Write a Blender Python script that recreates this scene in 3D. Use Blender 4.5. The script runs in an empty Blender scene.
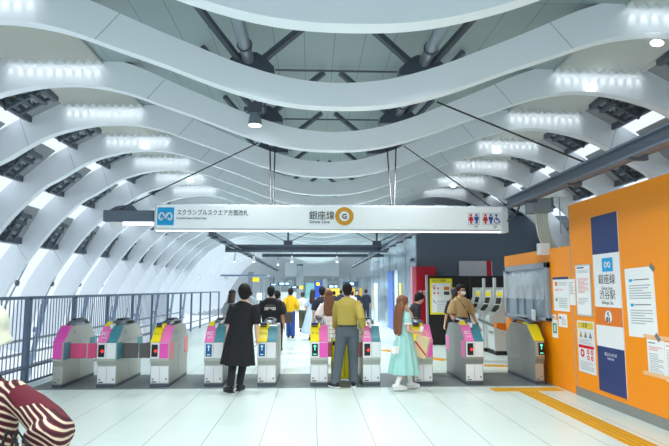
import bpy, bmesh, math, random
from mathutils import Vector, Matrix, Euler
R = math.radians
random.seed(7)
SC = bpy.context.scene
COL = SC.collection
V = Vector

# ------------------------------------------------------------------ camera
F, CX, CY = 530.0, 334.5, 223.0
H = 1.62
PITCH, YAW = R(6.2), math.atan(22.5 / 530)
SHY = 8.4
cd = bpy.data.cameras.new('camera'); cam = bpy.data.objects.new('camera', cd); COL.objects.link(cam)
cam.location = (0, 0, H)
ROT = Matrix.Rotation(-YAW, 3, 'Z') @ Matrix.Rotation(R(90) + PITCH, 3, 'X')
cam.rotation_euler = ROT.to_euler()
cd.sensor_width = 36; cd.lens = 36 * F / 669; cd.shift_y = SHY / 669
cd.clip_end = 300; cd.clip_start = 0.05
SC.camera = cam


def ray(px, py):
    return ROT @ V(((px - CX) / F, (CY + SHY - py) / F, -1))


def P(px, py, Y):
    d = ray(px, py); k = Y / d.y
    return V((d.x * k, Y, H + d.z * k))


def G(px, py, z=0):
    d = ray(px, py); k = (z - H) / d.z
    return V((d.x * k, d.y * k, z))


def W(px, py, X):
    d = ray(px, py); k = X / d.x
    return V((X, d.y * k, H + d.z * k))


# ------------------------------------------------------------------ materials
def lin(c):
    f = lambda v: (v / 12.92 if v <= .04045 else ((v + .055) / 1.055) ** 2.4)
    return (f(c[0] / 255), f(c[1] / 255), f(c[2] / 255), 1)


MATS = {}


def mat(name, rgb, rough=.5, metal=0., emit=0., alpha=1., trans=0., noise=0., spec=.5):
    if name in MATS: return MATS[name]
    m = bpy.data.materials.new(name); m.use_nodes = True
    nt = m.node_tree; b = nt.nodes['Principled BSDF']
    c = lin(rgb)
    b.inputs['Base Color'].default_value = c
    b.inputs['Roughness'].default_value = rough
    b.inputs['Metallic'].default_value = metal
    b.inputs['Specular IOR Level'].default_value = spec
    b.inputs['Alpha'].default_value = alpha
    b.inputs['Transmission Weight'].default_value = trans
    if emit:
        b.inputs['Emission Color'].default_value = c; b.inputs['Emission Strength'].default_value = emit
    if noise:
        tc = nt.nodes.new('ShaderNodeTexCoord'); nz = nt.nodes.new('ShaderNodeTexNoise')
        nz.inputs['Scale'].default_value = 14; nz.inputs['Detail'].default_value = 4
        mx = nt.nodes.new('ShaderNodeMix'); mx.data_type = 'RGBA'
        mx.inputs['A'].default_value = tuple(v * (1 - noise) for v in c[:3]) + (1,)
        mx.inputs['B'].default_value = tuple(min(1, v * (1 + noise)) for v in c[:3]) + (1,)
        nt.links.new(tc.outputs['Object'], nz.inputs['Vector'])
        nt.links.new(nz.outputs['Fac'], mx.inputs['Factor'])
        nt.links.new(mx.outputs['Result'], b.inputs['Base Color'])
    MATS[name] = m
    return m


def math_node(nt, op, a, b=None, c=None):
    n = nt.nodes.new('ShaderNodeMath'); n.operation = op
    for i, v in enumerate((a, b, c)):
        if v is None: continue
        if isinstance(v, (int, float)): n.inputs[i].default_value = v
        else: nt.links.new(v, n.inputs[i])
    return n.outputs[0]


def line_mask(nt, coord, period, phase, width):
    """1 on a line of the given width that repeats along a coordinate."""
    t = math_node(nt, 'DIVIDE', math_node(nt, 'SUBTRACT', coord, phase), period)
    f = math_node(nt, 'ABSOLUTE', math_node(nt, 'SUBTRACT', math_node(nt, 'FRACT', t), .5))
    return math_node(nt, 'GREATER_THAN', f, .5 - width / period / 2)


def floor_mat():
    m = bpy.data.materials.new('white floor tiles'); m.use_nodes = True
    nt = m.node_tree; b = nt.nodes['Principled BSDF']
    g = nt.nodes.new('ShaderNodeNewGeometry'); s = nt.nodes.new('ShaderNodeSeparateXYZ')
    nt.links.new(g.outputs['Position'], s.inputs[0])
    lx = line_mask(nt, s.outputs['X'], .605, FLOOR_X0, .007)
    ly = line_mask(nt, s.outputs['Y'], .3, .05, .006)
    nz = nt.nodes.new('ShaderNodeTexNoise'); nz.inputs['Scale'].default_value = 1.3
    nt.links.new(g.outputs['Position'], nz.inputs['Vector'])
    base = nt.nodes.new('ShaderNodeMix'); base.data_type = 'RGBA'
    base.inputs['A'].default_value = lin((206, 222, 216)); base.inputs['B'].default_value = lin((216, 229, 223))
    nt.links.new(nz.outputs['Fac'], base.inputs['Factor'])
    m1 = nt.nodes.new('ShaderNodeMix'); m1.data_type = 'RGBA'
    nt.links.new(math_node(nt, 'MULTIPLY', ly, .22), m1.inputs['Factor'])
    nt.links.new(base.outputs['Result'], m1.inputs['A']); m1.inputs['B'].default_value = lin((120, 130, 128))
    m2 = nt.nodes.new('ShaderNodeMix'); m2.data_type = 'RGBA'
    nt.links.new(math_node(nt, 'MULTIPLY', lx, .9), m2.inputs['Factor'])
    nt.links.new(m1.outputs['Result'], m2.inputs['A']); m2.inputs['B'].default_value = lin((95, 103, 100))
    nt.links.new(m2.outputs['Result'], b.inputs['Base Color'])
    b.inputs['Roughness'].default_value = .28; b.inputs['Specular IOR Level'].default_value = .4
    return m


def ceiling_mat():
    m = bpy.data.materials.new('grey ceiling panels'); m.use_nodes = True
    nt = m.node_tree; b = nt.nodes['Principled BSDF']
    g = nt.nodes.new('ShaderNodeNewGeometry'); s = nt.nodes.new('ShaderNodeSeparateXYZ')
    nt.links.new(g.outputs['Position'], s.inputs[0])
    lx = line_mask(nt, s.outputs['X'], .42, .3, .008)
    ly = line_mask(nt, s.outputs['Y'], 1.925, .2, .008)
    k = math_node(nt, 'MAXIMUM', lx, ly)
    m1 = nt.nodes.new('ShaderNodeMix'); m1.data_type = 'RGBA'
    nt.links.new(k, m1.inputs['Factor'])
    m1.inputs['A'].default_value = lin((152, 168, 170)); m1.inputs['B'].default_value = lin((96, 108, 112))
    nt.links.new(m1.outputs['Result'], b.inputs['Base Color'])
    b.inputs['Roughness'].default_value = .45
    return m


def wave_garment():
    m = bpy.data.materials.new('maroon wavy stripe cloth'); m.use_nodes = True
    nt = m.node_tree; b = nt.nodes['Principled BSDF']
    tc = nt.nodes.new('ShaderNodeTexCoord'); mp = nt.nodes.new('ShaderNodeMapping')
    mp.inputs['Rotation'].default_value = (0, R(52), 0)
    w = nt.nodes.new('ShaderNodeTexWave'); w.wave_type = 'BANDS'; w.bands_direction = 'X'
    w.inputs['Scale'].default_value = 13.0; w.inputs['Distortion'].default_value = 5.0
    w.inputs['Detail'].default_value = 1; w.inputs['Detail Scale'].default_value = .5
    nt.links.new(tc.outputs['Object'], mp.inputs['Vector']); nt.links.new(mp.outputs['Vector'], w.inputs['Vector'])
    w2 = nt.nodes.new('ShaderNodeTexNoise'); w2.inputs['Scale'].default_value = 4
    nt.links.new(tc.outputs['Object'], w2.inputs['Vector'])
    r = nt.nodes.new('ShaderNodeValToRGB'); e = r.color_ramp.elements
    e[0].position = 0; e[0].color = lin((40, 14, 26))
    e[1].position = 1; e[1].color = lin((222, 206, 180))
    for p, c in ((.3, (96, 16, 36)), (.56, (112, 22, 42)), (.64, (46, 22, 32)), (.78, (206, 186, 162))):
        q = e.new(p); q.color = lin(c)
    nt.links.new(w.outputs['Fac'], r.inputs['Fac'])
    mx = nt.nodes.new('ShaderNodeMix'); mx.data_type = 'RGBA'
    nt.links.new(math_node(nt, 'GREATER_THAN', w2.outputs['Fac'], .58), mx.inputs['Factor'])
    nt.links.new(r.outputs['Color'], mx.inputs['A']); mx.inputs['B'].default_value = lin((100, 18, 38))
    nt.links.new(mx.outputs['Result'], b.inputs['Base Color'])
    b.inputs['Roughness'].default_value = .8
    return m


def stripe_mat(name, a, bb, scale, axis='Z'):
    """Fine woven check: two sets of lines in object space."""
    m = bpy.data.materials.new(name); m.use_nodes = True
    nt = m.node_tree; b = nt.nodes['Principled BSDF']
    tc = nt.nodes.new('ShaderNodeTexCoord'); s = nt.nodes.new('ShaderNodeSeparateXYZ')
    nt.links.new(tc.outputs['Object'], s.inputs[0])
    k = math_node(nt, 'MAXIMUM', line_mask(nt, s.outputs['X'], scale, 0, scale * .16), line_mask(nt, s.outputs['Z'], scale, 0, scale * .16))
    mx = nt.nodes.new('ShaderNodeMix'); mx.data_type = 'RGBA'
    nt.links.new(k, mx.inputs['Factor']); mx.inputs['A'].default_value = lin(a); mx.inputs['B'].default_value = lin(bb)
    nt.links.new(mx.outputs['Result'], b.inputs['Base Color']); b.inputs['Roughness'].default_value = .85
    return m


FLOOR_X0 = G(317.4, 445.9).x
M_RIB = mat('white painted rib', (238, 244, 250), .42)
M_SEAM = mat('panel joint', (150, 160, 168), .7)
M_PLEAT = mat('pleated soffit', (206, 208, 204), .6)
M_DARK = mat('dark grey steel', (84, 92, 104), .45, .2)
M_BEAM = mat('slate grey beam', (98, 110, 124), .45, .1)
M_TUBE = mat('galvanised tube', (150, 160, 168), .32, .6)
M_BLACK = mat('black', (18, 18, 20), .5)
M_WIRE = mat('black wire', (34, 34, 36), .5)
M_STEEL = mat('brushed steel', (182, 183, 175), .38, .35)
M_STEELD = mat('dull steel', (152, 154, 151), .4, .5)
M_WHITE = mat('white plastic', (234, 236, 238), .4)
M_PAPER = mat('white paper', (236, 238, 238), .8)
M_MAG = mat('magenta panel', (238, 84, 186), .4)
M_PINK = mat('pink panel', (246, 120, 190), .4)
M_SALM = mat('salmon panel', (244, 132, 142), .4)
M_FLAP = mat('rose flap', (242, 92, 140), .4)
M_GFLAP = mat('grey flap', (104, 98, 96), .5)
M_TEAL = mat('teal panel', (66, 138, 152), .4)
M_YEL = mat('yellow panel', (250, 226, 20), .4)
M_NAVY = mat('navy', (40, 58, 112), .5)
M_RED = mat('signal red', (206, 20, 44), .5)
M_REDG = mat('red light', (255, 40, 40), .4, emit=2.5)
M_GRNG = mat('green light', (90, 240, 190), .4, emit=1.5)
M_BLUG = mat('blue light', (28, 74, 128), .4, emit=.3)
M_PALEG = mat('pale cyan light', (170, 225, 240), .4, emit=.6)
M_CYAN = mat('cyan blue', (0, 162, 222), .45)
M_ORANGE = mat('orange hoarding', (250, 148, 0), .42)
M_ORANGE2 = mat('orange band', (226, 122, 34), .45)
M_OCHRE = mat('ochre ring', (206, 150, 28), .45)
M_INK = mat('dark ink', (58, 58, 62), .6)
M_GREYINK = mat('grey ink', (168, 174, 180), .7)
M_TAPE = mat('grey tape', (120, 124, 120), .6)
M_GLASS = mat('clear pane', (225, 238, 240), .05, alpha=.28)
M_LAMP = mat('lamp glow', (246, 252, 255), .4, emit=6)
M_TUBEGLOW = mat('tube light', (244, 250, 255), .4, emit=1.4)
M_SIGN = mat('sign face', (222, 230, 232), .35, emit=.16)
M_FSTRIP = mat('dark grey floor strip', (112, 122, 122), .4, noise=.05)
M_TACT = mat('yellow tactile tile', (214, 160, 22), .6, noise=.06)
M_FENCE = mat('fence steel', (98, 114, 136), .45, .3)
M_LOUV = mat('grey louvre sheet', (156, 160, 164), .5)
M_GEAR = mat('louvre gear', (92, 102, 112), .5, .2)

# ------------------------------------------------------------------ mesh kit
TODO_BAKE, TODO_TEXT = [], []


class MB:
    def __init__(s): s.v = []; s.f = []; s.mi = []

    def add(s, vs, fs, mi=0):
        o = len(s.v); s.v += [V(x) for x in vs]; s.f += [tuple(i + o for i in f) for f in fs]; s.mi += [mi] * len(fs)
        return s

    def box(s, a, b, mi=0, M=None):
        x0, y0, z0 = a; x1, y1, z1 = b
        vs = [V(p) for p in ((x0, y0, z0), (x1, y0, z0), (x1, y1, z0), (x0, y1, z0), (x0, y0, z1), (x1, y0, z1), (x1, y1, z1), (x0, y1, z1))]
        if M is not None: vs = [M @ p for p in vs]
        return s.add(vs, [(0, 3, 2, 1), (4, 5, 6, 7), (0, 1, 5, 4), (1, 2, 6, 5), (2, 3, 7, 6), (3, 0, 4, 7)], mi)

    def ext(s, poly, vec, mi=0):
        n = len(poly); vec = V(vec); poly = [V(p) for p in poly]
        vs = poly + [p + vec for p in poly]
        fs = [tuple(range(n))[::-1], tuple(range(n, 2 * n))] + [(i, (i + 1) % n, n + (i + 1) % n, n + i) for i in range(n)]
        return s.add(vs, fs, mi)

    def bar(s, a, b, w, h=None, up=(0, 0, 1), mi=0):
        h = w if h is None else h
        a, b = V(a), V(b); t = (b - a).normalized(); up = V(up)
        if abs(t.dot(up)) > .95: up = V((0, 1, 0))
        x = t.cross(up).normalized(); u = x.cross(t)
        q = lambda p: [p + x * w / 2 * i + u * h / 2 * j for i, j in ((-1, -1), (1, -1), (1, 1), (-1, 1))]
        return s.add(q(a) + q(b), [(3, 2, 1, 0), (4, 5, 6, 7), (0, 1, 5, 4), (1, 2, 6, 5), (2, 3, 7, 6), (3, 0, 4, 7)], mi)

    def loft(s, pts, rads, side=(1, 0, 0), n=12, mi=0, ripple=None, cap=True):
        pts = [V(p) for p in pts]; k = len(pts); vs = []; fs = []
        side = V(side)
        for i, p in enumerate(pts):
            t = (pts[min(i + 1, k - 1)] - pts[max(i - 1, 0)]).normalized()
            sd = side - t * side.dot(t)
            if sd.length < .25:
                alt = V((0, 1, 0)) if abs(t.y) < .8 else V((0, 0, 1)); sd = alt - t * alt.dot(t)
            sd.normalize(); u = t.cross(sd)
            r = rads[i]; rx, ry = (r, r) if isinstance(r, (int, float)) else r
            for j in range(n):
                a = 2 * math.pi * j / n; q = 1
                if ripple: q = 1 + ripple[0] * ripple[2](i / (k - 1)) * math.cos(ripple[1] * a + .6 * math.sin(2 * a))
                vs.append(p + sd * (rx * q * math.cos(a)) + u * (ry * q * math.sin(a)))
        for i in range(k - 1):
            for j in range(n):
                j2 = (j + 1) % n
                fs.append((i * n + j, i * n + j2, (i + 1) * n + j2, (i + 1) * n + j))
        if cap:
            fs.append(tuple(range(n))[::-1]); fs.append(tuple((k - 1) * n + j for j in range(n)))
        return s.add(vs, fs, mi)

    def tube(s, pts, r, n=8, mi=0):
        return s.loft(pts, [r] * len(pts), n=n, mi=mi)

    def ell(s, c, r, n=16, m=10, M=None, mi=0):
        c = V(c); vs = []; fs = []
        for i in range(1, m):
            t = math.pi * i / m
            for j in range(n):
                a = 2 * math.pi * j / n
                p = V((r[0] * math.sin(t) * math.cos(a), r[1] * math.sin(t) * math.sin(a), r[2] * math.cos(t)))
                vs.append(c + (M @ p if M is not None else p))
        top, bot = len(vs), len(vs) + 1
        z = V((0, 0, r[2])); vs += [c + (M @ z if M is not None else z), c - (M @ z if M is not None else z)]
        for i in range(m - 2):
            for j in range(n):
                j2 = (j + 1) % n
                fs.append((i * n + j, (i + 1) * n + j, (i + 1) * n + j2, i * n + j2))
        for j in range(n):
            j2 = (j + 1) % n
            fs.append((top, j, j2)); fs.append((bot, (m - 2) * n + j2, (m - 2) * n + j))
        return s.add(vs, fs, mi)

    def disc(s, c, r, ax, ay, n=24, r0=0., depth=None, mi=0):
        """flat disc or ring in the plane of ax, ay with a little thickness along their cross product"""
        c, ax, ay = V(c), V(ax).normalized(), V(ay).normalized(); nn = ax.cross(ay) * (depth or .002)
        ring = lambda rr, o: [c + o + ax * rr * math.cos(2 * math.pi * j / n) + ay * rr * math.sin(2 * math.pi * j / n) for j in range(n)]
        if not r0:
            return s.ext(ring(r, nn * 0), nn, mi)
        vs = ring(r0, nn * 0) + ring(r, nn * 0) + ring(r0, nn) + ring(r, nn); fs = []
        for j in range(n):
            k = (j + 1) % n
            fs += [(j, k, n + k, n + j), (2 * n + j, 3 * n + j, 3 * n + k, 2 * n + k), (n + j, n + k, 3 * n + k, 3 * n + j), (j, 2 * n + j, 2 * n + k, k)]
        return s.add(vs, fs, mi)

    def build(s, name, m, parent=None, bevel=0., smooth=False, seg=2, voxel=0., it=3, angle=40):
        me = bpy.data.meshes.new(name); bm = bmesh.new()
        vs = [bm.verts.new(p) for p in s.v]
        for f, k in zip(s.f, s.mi):
            try: fa = bm.faces.new([vs[i] for i in f]); fa.material_index = k
            except ValueError: pass
        bmesh.ops.recalc_face_normals(bm, faces=bm.faces)
        if bevel:
            ed = [e for e in bm.edges if len(e.link_faces) == 2 and e.calc_face_angle(0) > R(25)]
            bmesh.ops.bevel(bm, geom=ed, offset=bevel, segments=seg, profile=.5, affect='EDGES', clamp_overlap=True)
        bm.to_mesh(me); bm.free()
        for q in (m if isinstance(m, (list, tuple)) else [m]): me.materials.append(q)
        if smooth or voxel:
            me.shade_smooth()
            if not voxel: me.set_sharp_from_angle(angle=R(angle))
        o = bpy.data.objects.new(name, me); COL.objects.link(o)
        if parent is not None: o.parent = parent
        if voxel:
            q = o.modifiers.new('r', 'REMESH'); q.mode = 'VOXEL'; q.voxel_size = voxel; q.use_smooth_shade = True
            q = o.modifiers.new('s', 'SMOOTH'); q.iterations = it; q.factor = .5
            TODO_BAKE.append(o)
        return o


def tag(o, label=None, cat=None, group=None, kind=None):
    for k, v in (('label', label), ('category', cat), ('group', group), ('kind', kind)):
        if v: o[k] = v
    return o


def empty(name, loc=(0, 0, 0), rz=0., label=None, cat=None, group=None):
    o = bpy.data.objects.new(name, None); COL.objects.link(o); o.location = loc; o.rotation_euler = (0, 0, rz)
    o.empty_display_size = .1
    return tag(o, label, cat, group)


def struct(o): o['kind'] = 'structure'; return o


def kids(o): return [c for c in bpy.data.objects if c.parent is o]


def copy_tree(o, parent=None):
    c = o.copy(); COL.objects.link(c)
    if parent is not None: c.parent = parent
    for ch in kids(o): copy_tree(ch, c)
    return c


def text(name, body, size, loc, rot, m, parent=None, align='LEFT', sx=1., bold=0., em=0.):
    """lettering; its size is the letter height; becomes a mesh at the end"""
    cu = bpy.data.curves.new(name, 'FONT'); cu.body = body; cu.size = em or size / .72
    cu.align_x = align; cu.align_y = 'BOTTOM_BASELINE'; cu.extrude = .0006; cu.offset = bold
    cu.resolution_u = 2
    o = bpy.data.objects.new(name, cu); COL.objects.link(o)
    o.location = loc; o.rotation_euler = rot; o.scale = (sx, 1, 1)
    if parent is not None: o.parent = parent
    cu.materials.append(m); TODO_TEXT.append(o)
    return o


FACE_CAM = (R(90), 0, 0)          # lettering that faces -Y
FACE_LEFT = (R(90), 0, R(-90))    # lettering that faces -X


def emblem(mb, c, ax, ay, s, mi=0):
    """the railway's white M of two loops, drawn as a stroked line"""
    c, ax, ay = V(c), V(ax), V(ay); nn = ax.cross(ay)
    pts = []
    for sg in (-1, 1):
        half = [(0, -.16), (-.06, .02), (-.15, .20), (-.29, .25), (-.41, .16), (-.45, -.02), (-.42, -.18), (-.33, -.26), (-.24, -.22), (-.22, -.10)]
        p = [c + ax * (-sg * x * s) + ay * (y * s) for x, y in half]
        for a, b in zip(p, p[1:]): mb.bar(a, b, s * .12, .003, up=nn, mi=mi)
    return mb

# ------------------------------------------------------------------ the setting: floor
WX = 4.1                       # orange hoarding plane
FX = -4.65                     # fence line
mb = MB(); mb.box((FX - .25, -6, -.12), (14, 60, 0)); FLOOR = struct(mb.build('floor', floor_mat()))
mb = MB(); mb.box((FX + .05, 8.97, 0.), (WX - .01, 10.42, .004)); o = struct(mb.build('trim_1', M_FSTRIP))
o['label'] = 'dark grey floor strip under the row of ticket gates'

# ------------------------------------------------------------------ the setting: roof ribs
S, XC = 2.1, .30
HALF = [(0, 1.0), (.3, 1.02), (.61, 1.098), (.965, 1.23), (1.21, 1.315), (1.46, 1.403), (1.66, 1.45), (1.87, 1.470), (2.1, 1.452), (2.32, 1.402),
        (2.48, 1.345), (2.64, 1.255), (2.8, 1.15), (2.965, 1.05), (3.2, .82), (3.38, .60), (3.62, .254), (3.79, -.03), (3.93, -.38), (4.05, -.85)]


def smooth_curve(pts, sub=4):
    out = []
    for i in range(len(pts) - 1):
        p0 = pts[max(i - 1, 0)]; p1 = pts[i]; p2 = pts[i + 1]; p3 = pts[min(i + 2, len(pts) - 1)]
        if i == 0: p0 = (-pts[1][0], pts[1][1])
        for k in range(sub):
            t = k / sub
            out.append(tuple(.5 * (2 * b + (c - a) * t + (2 * a - 5 * b + 4 * c - d) * t * t + (3 * b - a - 3 * c + d) * t ** 3) for a, b, c, d in zip(p0, p1, p2, p3)))
    return out + [pts[-1]]


def band(w):
    w = abs(w)
    for (a, x), (b, y) in zip(((0, .135), (1.0, .165), (1.6, .215), (2.2, .245), (3, .262), (9, .262)), ((1.0, .165), (1.6, .215), (2.2, .245), (3, .262), (9, .262), (10, .262))):
        if a <= w <= b: return x + (y - x) * (w - a) / max(b - a, 1e-6)


half = smooth_curve(HALF)
full = [(-w, z) for w, z in half[:0:-1]] + half
LOW, UPP = [], []
for i, (w, z) in enumerate(full):
    a = full[max(i - 1, 0)]; b = full[min(i + 1, len(full) - 1)]
    t = V((b[0] - a[0], b[1] - a[1])).normalized(); n = V((-t.y, t.x)); k = band(w)
    LOW.append((XC + w * S, H + z * S)); UPP.append((XC + (w + n.x * k) * S, H + (z + n.y * k) * S))
NW = [w for w, z in full]


def rib_y(k): return 2.078 + 1.931 * k       # front face of rib k


PITCH_Y = 1.931
TH = .16


def make_rib():
    mb = MB(); n = len(LOW); vs = []
    for (lx, lz), (ux, uz) in zip(LOW, UPP):
        vs += [(lx, 0, lz), (ux, 0, uz), (ux, TH, uz), (lx, TH, lz)]
    fs = []
    for i in range(n - 1):
        a, b = 4 * i, 4 * i + 4
        for j in range(4):
            k = (j + 1) % 4
            fs.append((a + j, a + k, b + k, b + j))
    fs += [(0, 1, 2, 3), (4 * n - 1, 4 * n - 2, 4 * n - 3, 4 * n - 4)]
    mb.add(vs, fs)
    for w0 in (-3.55, -2.62, -1.33, 1.33, 2.62, 3.55):           # joints between the cladding sheets
        i = min(range(n), key=lambda q: abs(NW[q] - w0))
        j = i + (1 if w0 < 0 else -1)
        (lx, lz), (ux, uz) = LOW[i], UPP[j]
        mb.bar((lx, -.001, lz), (ux, -.001, uz), .006, .006, up=(0, 1, 0), mi=1)
    return mb


N_RIB = 26
rib0 = None
for k in range(0, N_RIB):
    if rib0 is None:
        o = make_rib().build('trim_2', [M_RIB, M_SEAM], smooth=True, angle=30); rib0 = o
    else:
        o = rib0.copy(); COL.objects.link(o); o.name = f'trim_{k + 2}'
    o.location.y = rib_y(k); o['kind'] = 'structure'; o['label'] = 'white wavy roof rib'

# flat grey ceiling over the trough, pleated soffits over the crests
ZC = 5.06
xl, xr = XC - 1.67 * S, XC + 1.67 * S
mb = MB(); mb.box((xl, -6, ZC), (xr, rib_y(N_RIB), ZC + .1)); struct(mb.build('ceiling', ceiling_mat()))
for nm, sg in (('ceiling_left', -1), ('ceiling_right', 1)):
    mb = MB(); a, b = 1.66 * S, 2.34 * S; nt_ = 10; y0, y1 = -6., rib_y(N_RIB)
    top = []
    for i in range(2 * nt_ + 1):
        x = a + (b - a) * i / (2 * nt_)
        top.append((XC + sg * x, H + 1.615 * S + (.12 if i % 2 else 0.)))
    vs = [(x, y, z) for y in (y0, y1) for x, z in top] + [(x, y, z + .03) for y in (y0, y1) for x, z in top]; n = len(top)
    fs = [(i, i + 1, n + i + 1, n + i) for i in range(n - 1)] + [(2 * n + i, 3 * n + i, 3 * n + i + 1, 2 * n + i + 1) for i in range(n - 1)]
    fs += [(0, n, 3 * n, 2 * n), (n - 1, 3 * n - 1, 4 * n - 1, 2 * n - 1)]
    o = struct(mb.add(vs, fs).build(nm, M_PLEAT)); o['label'] = 'pleated white soffit between the roof ribs'

# tilting louvres with their gear between the ribs on both outer slopes
def arc_point(sg, w, off):
    """a point of the outer slope: off metres outside the ribs' lower edge, and the slope's tangent (downwards)"""
    i = min(range(len(half)), key=lambda q: abs(half[q][0] - w))
    a, b = half[max(i - 1, 0)], half[min(i + 1, len(half) - 1)]
    t = V((b[0] - a[0], b[1] - a[1])).normalized(); n = V((-t.y, t.x))
    x, z = half[i][0] * S + n.x * off, half[i][1] * S + n.y * off
    return V((XC + sg * x, 0, H + z)), V((sg * t.x, 0, t.y))


def louvre(sg, w, first):
    p, t = arc_point(sg, w, .50)
    root = empty('roof_louvre', p, 0, 'grey tilting roof louvre with dark opening gear between white ribs', 'louvre', 'roof louvres between the ribs')
    nrm = V((-t.z, 0, t.x)) * sg
    L = .98; y0, y1 = .01, PITCH_Y - TH - .01
    q = lambda s, o, y: t * s + nrm * o + V((0, y, 0))
    mb = MB(); mb.ext([q(-L * .55, .05, y0), q(L * .50, -.10, y0), q(L * .50, -.08, y0), q(-L * .55, .07, y0)], (0, y1 - y0, 0)); mb.build('louvre_sheet', M_LOUV, root)
    mb = MB(); ym = .9
    mb.bar(q(-.42, -.06, ym), q(.40, -.2, ym), .05, .08); mb.bar(q(-.42, -.02, ym - .55), q(.40, -.16, ym - .55), .03, .05)
    mb.bar(q(-.30, -.12, ym + .3), q(.30, -.22, ym + .3), .05, .05)
    for s_ in (-.34, -.14, .06, .26):
        mb.bar(q(s_, -.12, ym - .10), q(s_, -.14, ym + .36), .09, .09); mb.bar(q(s_ + .04, -.05, ym - .62), q(s_ + .04, -.1, ym - .1), .025, .04)
    mb.build('opening_gear', M_GEAR, root)
    mb = MB(); mb.bar(q(.36, -.1, y0 + .02), q(.36, -.1, y1 - .02), .05, .16); mb.build('rail', M_DARK, root)
    mb = MB(); mb.bar(q(-.45, -.04, .25), q(.1, -.16, 1.25), .03, .03); mb.build('tie', M_TUBE, root)
    return root


for sg, wl in ((-1, (2.42, 2.93, 3.40)), (1, (2.42, 2.93, 3.40))):
    for w in wl:
        pr = None
        for k in range(1, 15):
            if pr is None: pr = o = louvre(sg, w, True)
            else: o = copy_tree(pr)
            o.location.y = rib_y(k) + TH

# thin stay rods hanging below the lowest louvre of every bay
pr = None
for k in range(2, 13):
    if pr is None:
        p, t = arc_point(-1, 3.62, .45)
        pr = o = empty('stay_rod', p, 0, 'thin grey stay rod with a joint below the lowest roof louvre', 'rod', 'stay rods along the open side')
        mb = MB(); mb.bar((0, .9, 0), (-.55, .9, -1.25), .035); mb.bar((-.55, .9, -1.25), (-.75, 1.1, -2.6), .05); mb.build('rod', M_TUBE, o)
        mb = MB(); mb.ell((-.27, .9, -.62), (.07, .05, .09), 8, 6); mb.build('joint', M_GEAR, o)
    else: o = copy_tree(pr)
    o.location.y = rib_y(k) + TH

# ------------------------------------------------------------------ roof steel: nodes, pipes and struts above the trough
def node(sg):
    x = sg * 1.10
    root = empty('steel_node', (XC + x, 0, 4.42), 0, 'dark grey steel joint of the roof truss above the trough', 'steel joint', 'joints of the roof truss')
    mb = MB()
    mb.ext([(-.32, -.05, -.14), (.32, -.05, -.14), (.32, -.05, -.06), (.2, -.05, .07), (.10, -.05, .13), (-.10, -.05, .13), (-.2, -.05, .07), (-.32, -.05, -.06)], (0, .2, 0)); mb.build('gusset_plate', M_DARK, root, bevel=.01)
    mb = MB(); mb.tube([(0, .05, .04), (0, -PITCH_Y + .18, .04)], .075, 14); mb.build('pipe', M_TUBE, root, smooth=True)
    mb = MB(); mb.disc((0, -.42, .04), .09, (1, 0, 0), (0, 0, 1), depth=.02); mb.build('collar', M_DARK, root)
    ax = XC - sg * -.12 - (XC + x)
    mb = MB(); mb.bar((-sg * .12, 0, .0), (ax, -.35, ZC - 4.42 - .07), .07, .07); mb.build('strut', M_DARK, root)
    mb = MB(); mb.bar((sg * .1, 0, .02), (sg * .75, -1.15, ZC - 4.42 - .07), .065, .065); mb.build('strut', M_DARK, root)
    return root


for sg in (-1, 1):
    pr = None
    for k in range(1, 16):
        if pr is None: pr = o = node(sg)
        else: o = copy_tree(pr)
        o.location.y = rib_y(k) + .45
pr = None
for k in range(1, 12):
    if pr is None:
        pr = o = tag(MB().tube([(-.772, 0, 0), (.772, 0, 0)], .013, 6).build('tie_rod', M_DARK), 'thin dark tie rod between two joints of the roof truss', 'rod', 'tie rods of the roof truss')
    else: o = pr.copy(); COL.objects.link(o)
    o.location = (XC, rib_y(k) + .5, 4.36)

# ------------------------------------------------------------------ left fence
def fence():
    root = empty('fence', (FX, 8.2, 0), 0, 'dark steel fence of vertical bars along the open left side', 'fence')
    zt = 1.5
    ys = [i * 1.7 for i in range(0, 12)]
    y_end = 18.8
    ys = [-3.2, -1.5, .5 + .3] + [.8 + 1.7 * i for i in range(1, 9)] + [y_end - 2.3, y_end]
    for y in ys:
        mb = MB(); mb.box((-.03, y - .035, 0), (.03, y + .035, zt - .02)); mb.build('post', M_FENCE, root)
    mb = MB(); mb.box((-.03, -3.2, zt - .05), (.03, y_end, zt)); mb.build('top_rail', M_FENCE, root)
    for z in (.1, .34):
        mb = MB(); mb.box((-.015, -3.2, z - .015), (.015, y_end, z + .015)); mb.build('low_rail', M_FENCE, root)
    for a, b in zip(ys, ys[1:]):
        if a > 9: continue
        n = max(1, int((b - a) / .105)); mb = MB()
        for i in range(1, n):
            y = a + (b - a) * i / n
            mb.box((-.006, y - .006, .1), (.006, y + .006, zt - .05))
        mb.build('bar_panel', M_FENCE, root)
    return root


fence()
M_BRACE = mat('blue grey outdoor steel', (146, 166, 192), .5)
# walkway rails and slanting members outside the fence
for z, dx in ((.62, -1.0), (.36, -1.0), (.1, -1.0)):
    tag(MB().tube([(FX + dx, 5, z), (FX + dx, 24, z)], .028, 8).build('outer_rail', M_TUBE, smooth=True), 'grey pipe rail running outside the barred fence', 'rail', 'pipe rails outside the fence')
pr = None
for i in range(9):
    if pr is None:
        pr = o = empty('slanting_brace', (FX - 1.6, 0, -.6), 0, 'slanting blue grey brace seen through the fence bars', 'brace', 'braces outside the fence')
        mb = MB(); mb.bar((0, 0, 0), (0, .75, 2.0), .07, .10); mb.build('chord', M_BRACE, o)
        mb = MB(); mb.bar((-.1, .28, .7), (-.1, .52, .66), .08, .10); mb.bar((-.1, .5, 1.3), (-.1, .75, 1.25), .08, .10); mb.build('bracket', M_BRACE, o)
    else: o = copy_tree(pr)
    o.location.y = 7.5 + i * 2.3

# ------------------------------------------------------------------ ticket gates
GY, GL = 9.06, 1.38


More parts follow.
